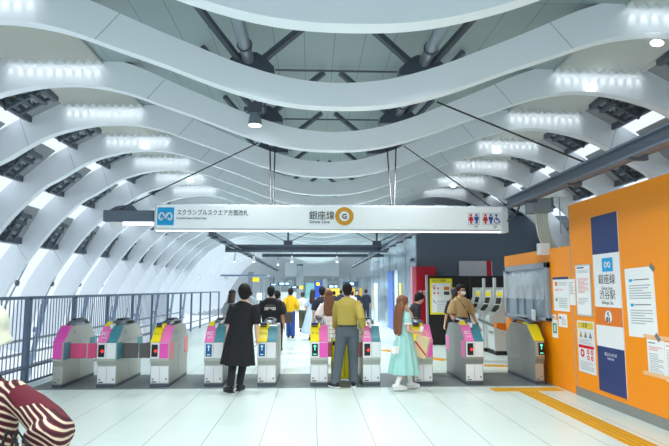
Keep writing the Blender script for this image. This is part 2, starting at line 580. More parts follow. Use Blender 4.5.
def gate(pxl, pxr, label, disp=None, disp_side=-1, arrow=None, lower=None, capL=None, capR=None, ic=False, sideR=None, sideL=None,
         flapR=None, flapL=None, flap_len=.27, full=True, steel=None):
    xl, xr = P(pxl, 383, GY).x, P(pxr, 383, GY).x
    w = xr - xl
    root = empty('ticket_gate', ((xl + xr) / 2, GY, 0), 0, label, 'ticket gate', 'ticket gates across the concourse')
    h = w / 2; st = steel or M_STEEL
    prof = [(.05, .055), (.05, .36), (0, .44), (0, .735), (.05, .76), (.24, .96), (.30, .99), (GL - .30, .99), (GL - .24, .96), (GL - .05, .76), (GL, .735), (GL, .44), (GL - .05, .36), (GL - .05, .055)]
    mb = MB(); mb.ext([(-h, y, z) for y, z in prof], (w, 0, 0)); mb.build('body', st, root, bevel=.008)
    mb = MB(); mb.box((-h + .004, .035, 0), (h - .004, GL - .035, .06)); mb.build('plinth', M_DARK, root)
    white = M_WHITE if full else (M_STEEL)
    # front plates: upper, chin, lower
    mb = MB(); mb.box((-h + .006, -.008, .475), (h - .006, .002, .73)); mb.build('front_plate', lower if (lower and not full) else white, root, bevel=.004)
    mb = MB(); mb.box((-h + .01, .042, .075), (h - .01, .052, .345)); lp = mb.build('lower_plate', M_WHITE if full else M_STEEL, root, bevel=.004)
    mb = MB(); mb.box((-h + .03, .036, .085), (-h + min(.10, w * .4), .043, .10)); mb.build('maker_strip', M_INK, lp)
    for sx in ((-h + .045, h - .045) if full else (h - .05,)):
        mb = MB(); mb.box((sx - .014, .036, .12), (sx + .014, .043, .15)); mb.build('lock', M_STEELD, lp)
    if full:
        mb = MB(); mb.box((-.002, .038, .075), (.002, .043, .345)); mb.box((-.002, -.010, .475), (.002, -.007, .73)); mb.build('joint', M_STEELD, lp)
        if lower:
            a, b = ((.004, h - .008) if disp_side < 0 else (-h + .008, -.004))
            mb = MB(); mb.box((a, -.013, .48), (b, -.006, .725)); mb.build('colour_plate', lower, root)
    if disp:
        cx = disp_side * (h - .075) if full else (h - .06)
        mb = MB(); mb.box((cx - .05, -.018, .505), (cx + .05, -.006, .705)); d = mb.build('status_display', disp, root, bevel=.004)
        mb = MB()
        if arrow == 'red':
            mb.bar((cx - .005, -.02, .60), (cx + .032, -.02, .60), .014, .006, up=(0, 1, 0)); mb.bar((cx + .012, -.02, .622), (cx + .036, -.02, .60), .012, .006, up=(0, 1, 0)); mb.bar((cx + .012, -.02, .578), (cx + .036, -.02, .60), .012, .006, up=(0, 1, 0))
            mb.build('arrow', M_REDG, d)
        elif arrow:
            zz = .62
            mb.bar((cx, -.02, .68), (cx, -.02, .60), .012, .006, up=(0, 1, 0)); mb.bar((cx - .02, -.02, .66), (cx, -.02, .685), .012, .006, up=(0, 1, 0)); mb.bar((cx + .02, -.02, .66), (cx, -.02, .685), .012, .006, up=(0, 1, 0))
            mb.bar((cx - .025, -.02, .535), (cx + .025, -.02, .535), .012, .006, up=(0, 1, 0))
            mb.build('arrow', M_GRNG if arrow == 'green' else M_PALEG, d)
    # sloping caps at the front
    def cap(a, b, m, nm):
        mb = MB(); mb.ext([(a, .0, .735), (a, -.006, .75), (a, .05, .785), (a, .235, .985), (a, .30, 1.004), (a, .30, .95), (a, .05, .74)], (b - a, 0, 0))
        return mb.build(nm, m, root, bevel=.004)
    sl = (math.atan2(.2, .185), 0, 0)
    if full:
        if capL:
            c = cap(-h - .002, -.004, capL, 'reader_cap')
            if ic:
                text('lettering', 'IC', .07, (-h + .018, .10, .851), sl, M_WHITE, c, sx=1.1, bold=.003)
                text('lettering', '専用', 0, (-h + .03, .052, .798), sl, M_WHITE, c, em=.048)
            else:
                text('lettering', 'きっぷ', 0, (-h + .02, .11, .862), sl, M_INK, c, em=.04)
                mb = MB(); mb.box((-h + .02, .2, .975), (-.03, .23, .992)); mb.build('ticket_slot', M_BLACK, c)
        if capR: cap(.004, h + .002, capR, 'colour_cap')
        mb = MB(); mb.box((-.016, .16, .955), (.016, .34, 1.03)); mb.build('divider', M_WHITE if ic else M_YEL, root)
        if not ic:
            mb = MB(); mb.box((-h + .012, .27, .985), (-.02, .42, 1.035)); mb.build('reader_pad', M_NAVY, root, bevel=.01)
        else:
            mb = MB(); mb.ext([(-h + .01, .24, .99), (-h + .01, .4, .99), (-h + .01, .4, 1.06)], (.09, 0, 0)); mb.build('reader_pad', M_YEL, root)
    else:
        m = capL or capR
        c = cap(-h - .002, h + .002, m, 'colour_cap')
    # dark rail along the top
    mb = MB(); mb.loft([(0, .34, 1.0), (0, .46, 1.045), (0, .8, 1.065), (0, 1.0, 1.055), (0, 1.12, 1.0)], [(h * .5, .02), (h * .62, .03), (h * .66, .032), (h * .62, .03), (h * .5, .02)], n=12)
    tr = mb.build('top_rail', M_DARK, root, smooth=True)
    mb = MB(); mb.box((-h * .35, .52, 1.085), (h * .35, .9, 1.1)); mb.build('strip', M_BLACK, tr)
    if capR or capL:
        mb = MB(); mb.ext([(-h * .9, .34, .992), (-h * .9, .52, .992), (-h * .9, .52, 1.03)], (h * .7, 0, 0)); mb.build('sticker_plate', M_PINK if (capL or capR) in (M_PINK, M_MAG) else (capR or capL), root)
    # coloured sensor panels and flap doors on the lane sides
    for sg, sp in ((1, sideR), (-1, sideL)):
        if sp:
            for k, y in enumerate((.05, GL - .29)):
                mb = MB(); mb.box((sg * h - .004, y, .45), (sg * h + .006, y + .24, .73)); mb.build('sensor_panel', sp, root, bevel=.003)
        mb = MB(); mb.box((sg * h - .002, .30, .735), (sg * h + .002, GL - .3, .742)); mb.box((sg * h - .002, .66, .12), (sg * h + .002, .668, .735)); mb.build('joint', M_STEELD, root)
        mb = MB(); mb.disc((sg * h + .001, .42, .88), .014, (0, 1, 0), (0, 0, 1), 12); mb.disc((sg * h + .001, .75, .6), .014, (0, 1, 0), (0, 0, 1), 12); mb.build('sensor_eye', M_BLACK, root)
    for sg, fm in ((1, flapR), (-1, flapL)):
        if fm:
            mb = MB(); mb.box((min(sg * h, sg * (h + flap_len)), .28, .45), (max(sg * h, sg * (h + flap_len)), .305, .70)); mb.build('flap_door', fm, root, bevel=.01)
    return root


gate(50.7, 60.6, 'half width end gate with magenta front beside the left fence', capL=M_MAG, lower=M_MAG, sideR=M_TEAL, flapR=M_FLAP, full=False)
gate(95.4, 114.6, 'ticket gate with teal cap between the rose flaps and the grey flaps', disp=M_BLACK, arrow='red', capL=M_PINK, capR=M_TEAL, ic=True, sideR=M_TEAL, sideL=M_SALM, flapL=M_FLAP, flapR=M_GFLAP)
gate(149.0, 167.8, 'ticket gate with yellow left cap, magenta plate and red arrow beside the grey flaps', disp=M_BLACK, arrow='red', lower=M_MAG, capL=M_YEL, capR=M_PINK, sideR=M_SALM, flapL=M_GFLAP)
gate(203.4, 222.3, 'ticket gate with pink IC cap left of the person in the long black robe', disp=M_BLUG, arrow='white', capL=M_PINK, capR=M_TEAL, ic=True, sideL=M_SALM)
gate(257.0, 275.8, 'ticket gate with yellow and teal caps right of the person in the long black robe', disp=M_BLUG, arrow='white', capL=M_YEL, capR=M_TEAL, sideL=M_TEAL)
gate(310.3, 328.1, 'ticket gate with green arrow and magenta plate left of the yellow suitcase', disp=M_BLACK, arrow='green', lower=M_MAG, capL=M_YEL, capR=M_PINK, flapR=M_SALM, flap_len=.06)
gate(362.9, 380.9, 'ticket gate with pink IC cap and red arrow right of the yellow suitcase', disp=M_BLACK, arrow='red', capL=M_PINK, capR=M_TEAL, ic=True, flapL=M_SALM, flap_len=.07)
gate(415.2, 433.6, 'ticket gate with magenta plate partly behind the woman in the mint dress', disp=M_BLACK, arrow='green', lower=M_MAG, capL=M_YEL, capR=M_PINK)
gate(466.7, 484.6, 'ticket gate with red arrow and pink side panels in front of the man in tan', disp=M_BLACK, arrow='red', capL=M_PINK, capR=M_TEAL, ic=True, sideL=M_PINK, steel=M_STEELD)
gate(536.6, 546.0, 'half width steel end gate with yellow cap against the orange wall', disp=M_BLACK, arrow='green', capL=M_YEL, full=False, sideL=M_STEELD, steel=M_STEELD)

# ------------------------------------------------------------------ orange hoarding, right
def wall_seg(name, y0, y1, z1, x=WX, x2=None):
    mb = MB(); mb.box((x, y0, 0), (x2 or x + .12, y1, z1)); return struct(mb.build(name, M_ORANGE, bevel=.004))


Y_STEP = W(577, 391, WX).y
wall_seg('wall_right', 4.2, Y_STEP, 2.95)
wall_seg('wall_right.001', Y_STEP + .004, 11.15, 2.31)
mb = MB(); mb.box((WX - .012, 4.2, 0), (WX - .001, Y_STEP, .13)); struct(mb.build('baseboard_right', M_STEELD))
mb = MB(); mb.box((WX + .12, 11.05, 0), (7.2, 11.15, 2.31)); struct(mb.build('wall_back', M_ORANGE))
mb = MB(); mb.box((WX - .003, Y_STEP - .008, 0), (WX + .002, Y_STEP + .008, 2.95)); mb.box((WX - .003, 9.35, .0), (WX + .002, 9.36, 1.0)); struct(mb.build('trim_40', M_SEAM))

struct(MB().box((-8.6, -6.2, 2.9), (9, -6, 5.9)).build('rear_light_block', mat('pale light block', (196, 202, 204), .6)))  # unseen half wall added behind the camera to hold back sky light
# ticket office window
def office_window():
    y0, y1 = W(551.5, 300, WX).y, W(507.5, 300, WX).y
    z0, z1 = 1.07, 2.08
    root = empty('service_window', (WX, (y0 + y1) / 2, 0), 0, 'grey framed ticket office window hung with a clear vinyl curtain', 'window'); root['kind'] = 'thing'
    L = (y1 - y0) / 2
    mb = MB(); t = .10
    mb.box((-.07, -L, z1 - t), (-.002, L, z1)); mb.box((-.07, -L, z0), (-.002, L, z0 + .06)); mb.box((-.07, -L, z0), (-.002, -L + t, z1)); mb.box((-.07, L - t, z0), (-.002, L, z1))
    mb.build('frame', mat('grey window frame', (150, 160, 170), .45), root, bevel=.006)
    mb = MB(); mb.box((-.012, -L + .08, z0 + .05), (-.003, L - .08, z1 - .08)); mb.build('glass', mat('grey blue office interior', (156, 172, 184), .1), root)
    for y in (-L * .35, .05, L * .4):
        mb = MB(); mb.box((-.05, y - .018, z0 + .06), (-.03, y + .018, z0 + .62)); mb.build('mullion', M_TUBE, root)
    mb = MB(); mb.box((-.048, -L + .1, z0 + .60), (-.034, L * .4, z0 + .625)); mb.build('transom', M_TUBE, root)
    # vinyl curtain hanging in swags
    mb = MB(); n = 28; vs = []; fs = []; rows = 8
    for r in range(rows + 1):
        for i in range(n + 1):
            y = -L + .11 + (2 * L - .22) * i / n
            sw = .06 * abs(math.sin(i / n * math.pi * 4)) * (1 - r / rows)
            vs.append((-.085 + .022 * math.sin(i * 1.7 + r * .4), y, z1 - .12 - r / rows * .52 - sw))
    for r in range(rows):
        for i in range(n):
            a = r * (n + 1) + i; fs.append((a, a + 1, a + n + 2, a + n + 1))
    mb.add(vs, fs); mb.build('vinyl_curtain', mat('clear vinyl', (235, 242, 244), .12, alpha=.38), root, smooth=True)
    mb = MB(); mb.box((-.10, -L + .4, z0 - .03), (-.0, L - .1, z0)); mb.build('ledge', M_TUBE, root)
    return root


office_window()
mb = MB(); mb.box((-.012, -.14, -.17), (0, .14, .17))
for (px, py, lab) in ((539, 315, 'white paper card on the sill of the ticket office window'),):
    p = W(px, py, WX); o = MB().box((-.104, -.09, -.1), (-.1, .09, .1)).build('paper_card', M_PAPER); o.location = p; tag(o, lab, 'card')


# notices on the hoarding: corners given by their place on the wall
def notice(name, pxl, pxr, pyt, pyb, label, paper=M_PAPER, off=.004, cat='notice', rot=0.):
    pm = (pxl + pxr) / 2
    a = W(pxl, pyt, WX); b = W(pxr, pyt, WX)
    c = W(pm, (pyt + pyb) / 2, WX)
    ya, yb = a.y, b.y
    k = pm
    z1, z0 = W(pm, pyt, WX).z, W(pm, pyb, WX).z
    hw, hh = abs(ya - yb) / 2, (z1 - z0) / 2
    root = tag(MB().box((-off, -hw, -hh), (0, hw, hh)).build(name, paper), label, cat)
    root.location = (WX, (ya + yb) / 2, (z0 + z1) / 2); root.rotation_euler = (rot, 0, 0)
    root['hw'] = hw; root['hh'] = hh; root['off'] = off
    return root


def nrect(root, u0, u1, v0, v1, m, name, k=1):
    """a printed patch on a notice, u from its left edge, v from its top edge, both 0 to 1"""
    hw, hh, off = root['hw'], root['hh'], root['off']
    y = lambda u: hw - 2 * hw * u
    z = lambda v: hh - 2 * hh * v
    return MB().box((-off - .001 * k, y(u1), z(v1)), (-off + .0005, y(u0), z(v0))).build(name, m, root)


def ntext(root, body, u, v, size, m, align='LEFT', sx=1., k=1.5, bold=0., em=0.):
    hw, hh, off = root['hw'], root['hh'], root['off']
    return text('lettering', body, size, (-off - .001 * k, hw - 2 * hw * u, hh - 2 * hh * v), FACE_LEFT, m, root, align, sx, bold, em)


def nlines(root, u0, u1, v0, v1, n, m=None, name='printed_lines', seed=1):
    rnd = random.Random(seed); hw, hh, off = root['hw'], root['hh'], root['off']; mb = MB()
    for i in range(n):
        v = v0 + (v1 - v0) * (i + .3) / n; t = (v1 - v0) / n * .4; ue = u1 - (u1 - u0) * rnd.choice((0, 0, .1, .35))
        mb.box((-off - .0012, hw - 2 * hw * ue, hh - 2 * hh * (v + t)), (-off, hw - 2 * hw * u0, hh - 2 * hh * v))
    return mb.build(name, m or M_GREYINK, root)


for k in ('hw',): pass
# tall blue and white station sign
st = notice('station_sign', 591.2, 617.4, 214.5, 391, 'tall navy and white station name sign with emblem on the orange wall', M_WHITE, .012, 'sign')
nrect(st, 0, 1, 0, .222, M_NAVY, 'navy_panel')
nrect(st, 0, 1, .748, 1, M_NAVY, 'navy_panel')
nrect(st, 0, 1, .525, .628, M_ORANGE2, 'orange_band')
lp = nrect(st, .36, .76, .248, .325, M_CYAN, 'emblem_plate', 2)
hw, hh = st['hw'], st['hh']
emblem(MB(), (-.0155, hw - 2 * hw * .56, hh - 2 * hh * .287), (0, -1, 0), (0, 0, 1), .15).build('emblem', M_WHITE, lp)
ntext(st, '銀座線', .5, .39, 0, M_INK, 'CENTER', .95, em=.15)
ntext(st, 'Ginza Line', .5, .427, .05, M_INK, 'CENTER', .95)
ntext(st, '渋谷駅', .5, .476, 0, M_INK, 'CENTER', .95, em=.14)
ntext(st, 'Shibuya Sta.', .5, .508, .05, M_INK, 'CENTER', .9)
nb = MB().disc((-.0135, hw - 2 * hw * .5, hh - 2 * hh * .577), .085, (0, -1, 0), (0, 0, 1), 28, depth=-.003).build('line_badge', M_WHITE, st)
text('lettering', 'G', .045, (-.018, hw - 2 * hw * .5, hh - 2 * hh * .57), FACE_LEFT, M_INK, nb, 'CENTER', bold=.002)
text('lettering', '01', .07, (-.018, hw - 2 * hw * .5, hh - 2 * hh * .607), FACE_LEFT, M_INK, nb, 'CENTER', bold=.003)
ntext(st, '東口バスのりば', .5, .795, 0, M_WHITE, 'CENTER', .85, em=.05)
ntext(st, 'Way Out', .5, .815, .03, M_WHITE, 'CENTER')

n1 = notice('framed_notice', 575.5, 590.5, 264.5, 316, 'white framed notice with blue heading above the yellow and red safety notice', mat('silver frame', (196, 200, 204), .4, .3), .012)
nrect(n1, .05, .95, .03, .97, M_PAPER, 'sheet'); nrect(n1, .12, .6, .05, .075, M_NAVY, 'heading', 2); nlines(n1, .12, .88, .10, .17, 3, seed=2)
nlines(n1, .15, .85, .26, .56, 12, mat('red ink', (226, 120, 120), .7), seed=3); nlines(n1, .12, .8, .64, .78, 5, seed=4)
n2 = notice('safety_notice', 577.4, 594.2, 321, 372.5, 'yellow, white and red safety notice below the framed white notice', mat('pale grey print', (222, 224, 226), .6), .010)
nrect(n2, .05, .95, .03, .15, mat('yellow print', (222, 196, 60), .6), 'heading'); ntext(n2, '注意', .3, .115, .05, M_INK, sx=1.2)
for u in (.1, .38, .66):
    q = MB(); hw, hh = n2['hw'], n2['hh']
    yc, zc = hw - 2 * hw * (u + .12), hh - 2 * hh * .27
    q.ext([(-.0115, yc + .045, zc - .04), (-.0115, yc - .045, zc - .04), (-.0115, yc, zc + .05)], (-.001, 0, 0)); q.build('warning_triangle', M_OCHRE if u < .3 else M_TUBE, n2)
nlines(n2, .1, .9, .35, .45, 4, seed=6)
nrect(n2, .05, .95, .47, .53, M_RED, 'red_band')
for u, v, r in ((.26, .63, .06), (.6, .59, .036), (.82, .59, .036), (.6, .70, .036), (.82, .70, .036)):
    MB().disc((-.0105, hw - 2 * hw * u, hh - 2 * hh * v), r, (0, -1, 0), (0, 0, 1), 20, r0=r * .45, depth=-.002).build('prohibition_mark', M_RED, n2)
nlines(n2, .1, .9, .78, .95, 6, seed=7)
n3 = notice('paper_notice', 625, 653.5, 267.5, 337, 'large white paper notice taped beside the tall station sign', M_PAPER, .004, rot=R(-1.5))
for v in (.16, .52):
    nrect(n3, .14, .26, v, v + .04, M_CYAN, 'blue_mark'); nlines(n3, .30, .85, v, v + .03, 1, M_INK, seed=8); nlines(n3, .12, .88, v + .08, v + .30, 6, seed=int(v * 50))
for u, v in ((.98, .02), (.98, .98)):
    q = MB(); q.box((-.007, -.05, -.03), (-.0045, .05, .03)); t = q.build('tape', M_TAPE, n3); t.location = (0, n3['hw'] * (1 - 2 * u), n3['hh'] * (1 - 2 * v)); t.rotation_euler = (R(45), 0, 0)
n4 = notice('page_notice', 647, 664, 340, 377, 'left printed page of the taped pair near the right edge', M_PAPER, .004)
nlines(n4, .1, .7, .06, .12, 1, M_INK, seed=9); nlines(n4, .1, .9, .18, .3, 3, mat('red ink', (226, 120, 120)), seed=10); nlines(n4, .1, .9, .36, .92, 12, seed=11)
n5 = notice('page_notice', 664.6, 684, 343.5, 383, 'right printed page of the taped pair near the right edge', M_PAPER, .004)
nlines(n5, .1, .7, .06, .12, 1, mat('red ink', (226, 120, 120)), seed=12); nlines(n5, .1, .9, .18, .92, 14, seed=13)
for z, nm in ((1, 'upper'), (-1, 'lower')):
    o = notice('tape_strip', 644, 690, *((337, 341) if z > 0 else (376, 380)), f'pale tape along the {nm} edge of the printed pages', mat('pale tape', (238, 190, 140), .5), .0055, 'tape')
n6 = notice('leaflet_notice', 553, 568.5, 277, 311, 'white notice with navy heading beside the ticket office window', M_PAPER, .006)
nrect(n6, .0, 1, 0, .07, M_NAVY, 'heading'); nrect(n6, .12, .3, .14, .26, M_ORANGE2, 'picture'); nlines(n6, .36, .9, .14, .26, 3, seed=14)
ntext(n6, 'お客さまへ', .1, .40, .03, mat('red ink', (226, 120, 120)), sx=1.6); nrect(n6, .14, .26, .62, .72, mat('green print', (60, 160, 120)), 'picture'); nlines(n6, .34, .88, .6, .9, 6, seed=15)
n7 = notice('small_notice', 568.8, 574.8, 279, 305, 'narrow white sheet between two larger notices', M_PAPER, .004); nlines(n7, .1, .9, .1, .6, 8, seed=16)
n8 = notice('small_notice', 558.5, 567, 314, 327, 'small white sheet below the notice with navy heading', M_PAPER, .004); nrect(n8, .12, .3, .2, .4, M_NAVY, 'picture'); nlines(n8, .36, .9, .2, .85, 4, seed=17)
n9 = notice('small_notice', 552, 557.5, 319.5, 337.5, 'small notice with green figure just above the end gate', M_PAPER, .004); nrect(n9, .15, .85, .2, .75, mat('green print', (60, 160, 120)), 'picture'); nrect(n9, .38, .62, .3, .65, M_WHITE, 'figure', 2)
n10 = notice('strip_label', 548.5, 556, 314.5, 318.5, 'thin white label below the corner of the ticket office window', M_PAPER, .004, 'label'); nlines(n10, .1, .9, .2, .9, 2, M_INK, seed=18)

# ------------------------------------------------------------------ tactile paving
def tactile(name, loc, rz, L, w, label, dots=False):
    root = tag(MB().box((-w / 2, 0, 0), (w / 2, L, .004)).build(name, M_TACT), label, 'tactile paving')
    root.location = loc; root.rotation_euler = (0, 0, rz)
    mb = MB()
    if dots:
        n = int(L / .06)
        for i in range(n):
            for j in range(5):
                mb.loft([(-w / 2 + .03 + j * .06, .03 + i * .06, .004), (-w / 2 + .03 + j * .06, .03 + i * .06, .009)], [.014, .009], n=6)
    else:
        for j in range(4): mb.box((-w / 2 + .022 + j * .075, 0, .004), (-w / 2 + .052 + j * .075, L, .009))
    o = mb.build('raised_pattern', mat('worn yellow', (196, 142, 16), .6), root); o['kind'] = 'stuff'
    return root


a = G(519, 389)
tactile('tactile_paving', (3.45, 3.0, 0), 0, 5.5, .3, 'ribbed yellow tactile strip running beside the orange wall')
a, b = G(493, 388), G(553, 388)
tactile('tactile_paving', (2.92, 8.68, 0.0), R(-90), 1.12, .3, 'dotted yellow tactile strip across the end of the ribbed strip', True)
a, b = G(383, 350), G(446, 360.5)
tactile('tactile_paving', (a.x, a.y, 0), math.atan2(-(b.x - a.x), b.y - a.y), (b - a).length, .3, 'yellow tactile strip slanting across the floor behind the gates')
a, b = G(484, 365.5), G(503, 366)
tactile('tactile_paving', (a.x, a.y, 0), math.atan2(-(b.x - a.x), b.y - a.y), 1.4, .3, 'short dotted yellow tactile patch behind the rightmost wide gate', True)

# ------------------------------------------------------------------ hanging direction sign
def big_sign():
    Y = 9.0
    a, b = P(153.5, 231, Y), P(507.5, 205.5, Y)
    x0, x1 = a.x, b.x; z0, z1 = P(330, 230.5, Y).z, P(330, 205, Y).z
    root = empty('hanging_sign', ((x0 + x1) / 2, Y, (z0 + z1) / 2), 0, 'long white hanging direction sign above the ticket gates', 'sign')
    hx, hz = (x1 - x0) / 2, (z1 - z0) / 2; D = .2
    MB().box((-hx, .012, -hz), (hx, D, hz)).build('housing', mat('sign housing', (206, 214, 220), .4), root, bevel=.008)
    MB().box((-hx + .03, 0, -hz + .03), (hx - .12, .02, hz - .02)).build('face_panel', M_SIGN, root, bevel=.004)
    MB().box((hx - .115, -.012, -hz - .02), (hx, D, hz - .01)).build('end_cap', mat('sign housing', (206, 214, 220)), root, bevel=.006)
    MB().box((-hx + .02, .05, -hz - .018), (hx - .1, .12, -hz + .002)).build('tube_light', M_TUBEGLOW, root, bevel=.005)
    for u in (.22, .36, .62, .81):
        MB().box((-hx + 2 * hx * u - .09, .05, hz), (-hx + 2 * hx * u + .09, .14, hz + .02)).build('clamp', M_TUBE, root)
    X = lambda px: P(px, 218, Y).x - root.location.x
    Z = lambda py: P(330, py, Y).z - root.location.z
    lp = MB().box((X(157.3), -.008, Z(226)), (X(174), .002, Z(208.5))).build('emblem_plate', M_CYAN, root)
    emblem(MB(), (X(165.6), -.011, Z(217.3)), (1, 0, 0), (0, 0, 1), .235).build('emblem', M_WHITE, lp)
    T = lambda s, px, py, h, m=M_INK, al='LEFT', sx=1., bold=0., em=0.: text('lettering', s, h, (X(px), -.002, Z(py)), FACE_CAM, m, root, al, sx, bold, em)
    T('スクランブルスクエア方面改札', 176.5, 215.6, 0, sx=.80, em=.108, bold=.0008)
    T('Scramble Square District Gate', 176.5, 219.8, .036, sx=.82, bold=.0008)
    T('銀座線', 309, 218.8, 0, sx=.92, em=.158, bold=.0015)
    T('Ginza Line', 309, 223.2, .050, sx=1.2, bold=.001)
    rg = MB().disc((X(344.4), -.004, Z(216.2)), .158, (1, 0, 0), (0, 0, 1), 40, r0=.088, depth=.004).build('line_ring', M_OCHRE, root)
    text('lettering', 'G', .085, (X(344.4), -.002, Z(218.6)), FACE_CAM, M_INK, rg, 'CENTER', bold=.004)

    def pict(xc, zc, kind, m, s=.17):
        mb = MB(); y = -.006
        mb.disc((xc, y, zc + s * .38), s * .12, (1, 0, 0), (0, 0, 1), 14, depth=.002)
        if kind == 'man': mb.ext([(xc + s * u, y, zc + s * v) for u, v in ((-.22, .22), (.22, .22), (.22, -.1), (.12, -.12), (.1, -.5), (-.1, -.5), (-.12, -.12), (-.22, -.1))], (0, .003, 0))
        elif kind == 'woman': mb.ext([(xc + s * u, y, zc + s * v) for u, v in ((-.14, .22), (.14, .22), (.28, -.2), (.1, -.2), (.09, -.5), (-.09, -.5), (-.1, -.2), (-.28, -.2))], (0, .003, 0))
        else:
            mb.bar((xc - .0 * s, y, zc + s * .25), (xc, y, zc - s * .1), s * .1, .003, up=(0, 1, 0)); mb.bar((xc, y, zc - s * .1), (xc + s * .28, y, zc - s * .1), s * .1, .003, up=(0, 1, 0))
            mb.bar((xc + s * .26, y, zc - s * .1), (xc + s * .36, y, zc - s * .42), s * .1, .003, up=(0, 1, 0))
            mb.disc((xc + s * .02, y, zc - s * .2), s * .3, (1, 0, 0), (0, 0, 1), 20, r0=s * .22, depth=.002)
        return mb.build('pictogram', m, root)
    red, blue = mat('pictogram red', (206, 36, 56), .5), mat('pictogram blue', (34, 84, 170), .5)
    fr = mat('pictogram frame', (188, 196, 206), .5)
    for a_, b_ in ((468, 479.5), (482.5, 500.5)):
        MB().box((X(a_), -.0035, Z(224)), (X(b_), .001, Z(212))).build('pictogram_frame', fr, root)
        MB().box((X(a_ + .5), -.0045, Z(223.5)), (X(b_ - .5), .001, Z(212.5))).build('pictogram_plate', M_WHITE, root)
    for px, k, m in ((470.8, 'woman', red), (476.4, 'man', blue), (485.3, 'woman', red), (490.7, 'man', blue), (496.2, 'chair', blue)):
        pict(X(px), Z(218), k, m)
    T('1F', 474, 227.4, .05); T('2F', 493, 227.4, .05)
    return root


SIGN = big_sign()

# side arm of the sign with its small luminaire
a, b = P(102, 221, 9.05), P(153, 210, 9.05)
root = empty('sign_arm', ((a.x + b.x) / 2, 9.08, a.z), 0, 'dark grey side arm at the left end of the long hanging sign', 'beam')
hx = (b.x - a.x) / 2
MB().box((-hx, 0, 0), (hx, .14, b.z - a.z)).build('arm', M_BEAM, root, bevel=.008)
MB().ext([(-hx + .1, .02, .2), (-hx + .55, .02, .2), (-hx + .45, .02, .30), (-hx + .2, .02, .26)], (0, .08, 0)).build('bracket', M_DARK, root)
MB().box((hx - .52, .0, -.06), (hx, .1, -.005)).build('luminaire', M_TUBEGLOW, root, bevel=.01)
MB().box((-hx + .12, .0, -.10), (-hx + .34, .12, -.005)).build('junction_box', M_WHITE, root, bevel=.01)

# rods and wires that carry the sign and the beams
GRODS = 'rods and wires of the hanging sign'
def wire(name, a, b, r, label, m=M_WIRE):
    o = MB().tube([V(a) - V(a), V(b) - V(a)], r, 6).build(name, m); o.location = a
    return tag(o, label, 'wire', GRODS)


for pxs, pxb in ((270, 270.8), (275, 273.2), (387, 391.4), (396, 394.4)):
    wire('hanger_rod', P(pxs, 147, 9.75), P(pxb, 206, 9.12), .013, 'thin steel hanger rod down to the top of the hanging sign', M_WIRE)
for a, b, l in (((258, 143, 9.4), (121, 209, 9.1), 'black bracing wire to the dark side arm left of the hanging sign'),
                ((404, 146, 9.4), (490, 206, 9.1), 'black bracing wire to the right end of the hanging sign'),
                ((437, 102, 7.4), None, 'black bracing wire crossing to the slate beam above the orange wall')):
    o = wire('bracing_wire', P(*a), P(*b) if b else V((3.40, 6.38, 3.205)), .012, l); del o['group']

# slate rail over the right side, running along the hall
def long_rail(name, x, y0, y1, z, label, lamps=()):
    root = empty(name, (x, y0, z), 0, label, 'rail')
    L = y1 - y0
    MB().box((-.05, 0, 0), (.05, L, .025)).build('bottom_flange', M_BEAM, root); MB().box((-.05, 0, .15), (.05, L, .175)).build('top_flange', M_BEAM, root)
    MB().box((-.012, 0, .02), (.012, L, .155)).build('web', M_DARK, root)
    MB().box((.12, 0, .03), (.19, L, .08)).build('cable_tray', M_DARK, root)
    y = .4
    while y < L:
        MB().box((-.03, y, -.03), (.17, y + .06, .03)).build('clip', M_DARK, root); y += 1.4
    return root


long_rail('slate_rail', 3.42, 3.6, 9.05, 3.02, 'long slate grey rail above the orange wall, running up to the hanging sign')
long_rail('slate_rail', -2.75, 14.2, 42, 3.02, 'double grey rail running deep into the hall left of the aisle')
long_rail('slate_rail', 2.55, 12.5, 34, 3.02, 'double grey rail running into the hall in front of the grey glass wall')


def cross_beam(px0, px1, py0, py1, Y, label):
    a, b = P(px0, py1, Y), P(px1, py0, Y); hx = (b.x - a.x) / 2; h = b.z - a.z
    root = empty('cross_beam', ((a.x + b.x) / 2, Y, a.z), 0, label, 'beam')
    MB().box((-hx, 0, 0), (hx, .12, h * .3)).build('bottom_flange', M_BEAM, root); MB().box((-hx, 0, h * .72), (hx, .12, h)).build('top_flange', M_BEAM, root)
    MB().box((-hx, .04, h * .3), (hx, .08, h * .72)).build('web', M_DARK, root)
    return root, hx, h


cb, hx, h = cross_beam(225, 388, 245, 252, 19.4, 'nearer dark cross beam hung over the aisle, carrying spot lamps')
for px in (288, 377):
    x = P(px, 245, 19.4).x - cb.location.x
    mb = MB(); mb.bar((x, .06, h), (x, .06, h + 1.0), .07); mb.box((x - .16, .02, h), (x + .16, .1, h + .16)); mb.build('hanger', M_DARK, cb)
    for sg in (-1, 1): MB().bar((x, .06, h + .08), (x + sg * 1.5, .06, h + .8), .025).build('stay', M_DARK, cb)
cross_beam(262, 385, 254, 257, 24, 'farther thin dark cross beam over the aisle')
pr = None
for px, py, Y in ((235, 256, 19.4), (254, 252, 19.4), (292, 255, 19.4), (337, 257, 19.4), (278, 262, 24)):
    if pr is None:
        pr = o = empty('spot_lamp', (0, 0, 0), 0, 'small pale spot lamp hanging from a cross beam over the aisle', 'lamp', 'spot lamps on the cross beams')
        MB().tube([(0, 0, .2), (0, 0, .03)], .012, 6).build('stem', M_DARK, o); MB().loft([(0, 0, .06), (0, -.02, -.02), (0, -.06, -.16)], [.035, .042, .05], n=12).build('lamp_head', M_WHITE, o, smooth=True)
        MB().disc((0, -.065, -.165), .04, (1, 0, 0), (0, 1, .0), 14, depth=.006).build('lens', M_LAMP, o)
    else: o = copy_tree(pr)
    o.location = P(px, py, Y + .06); o.location.z = (cb.location.z if Y < 20 else P(300, 257, 24).z) - .2

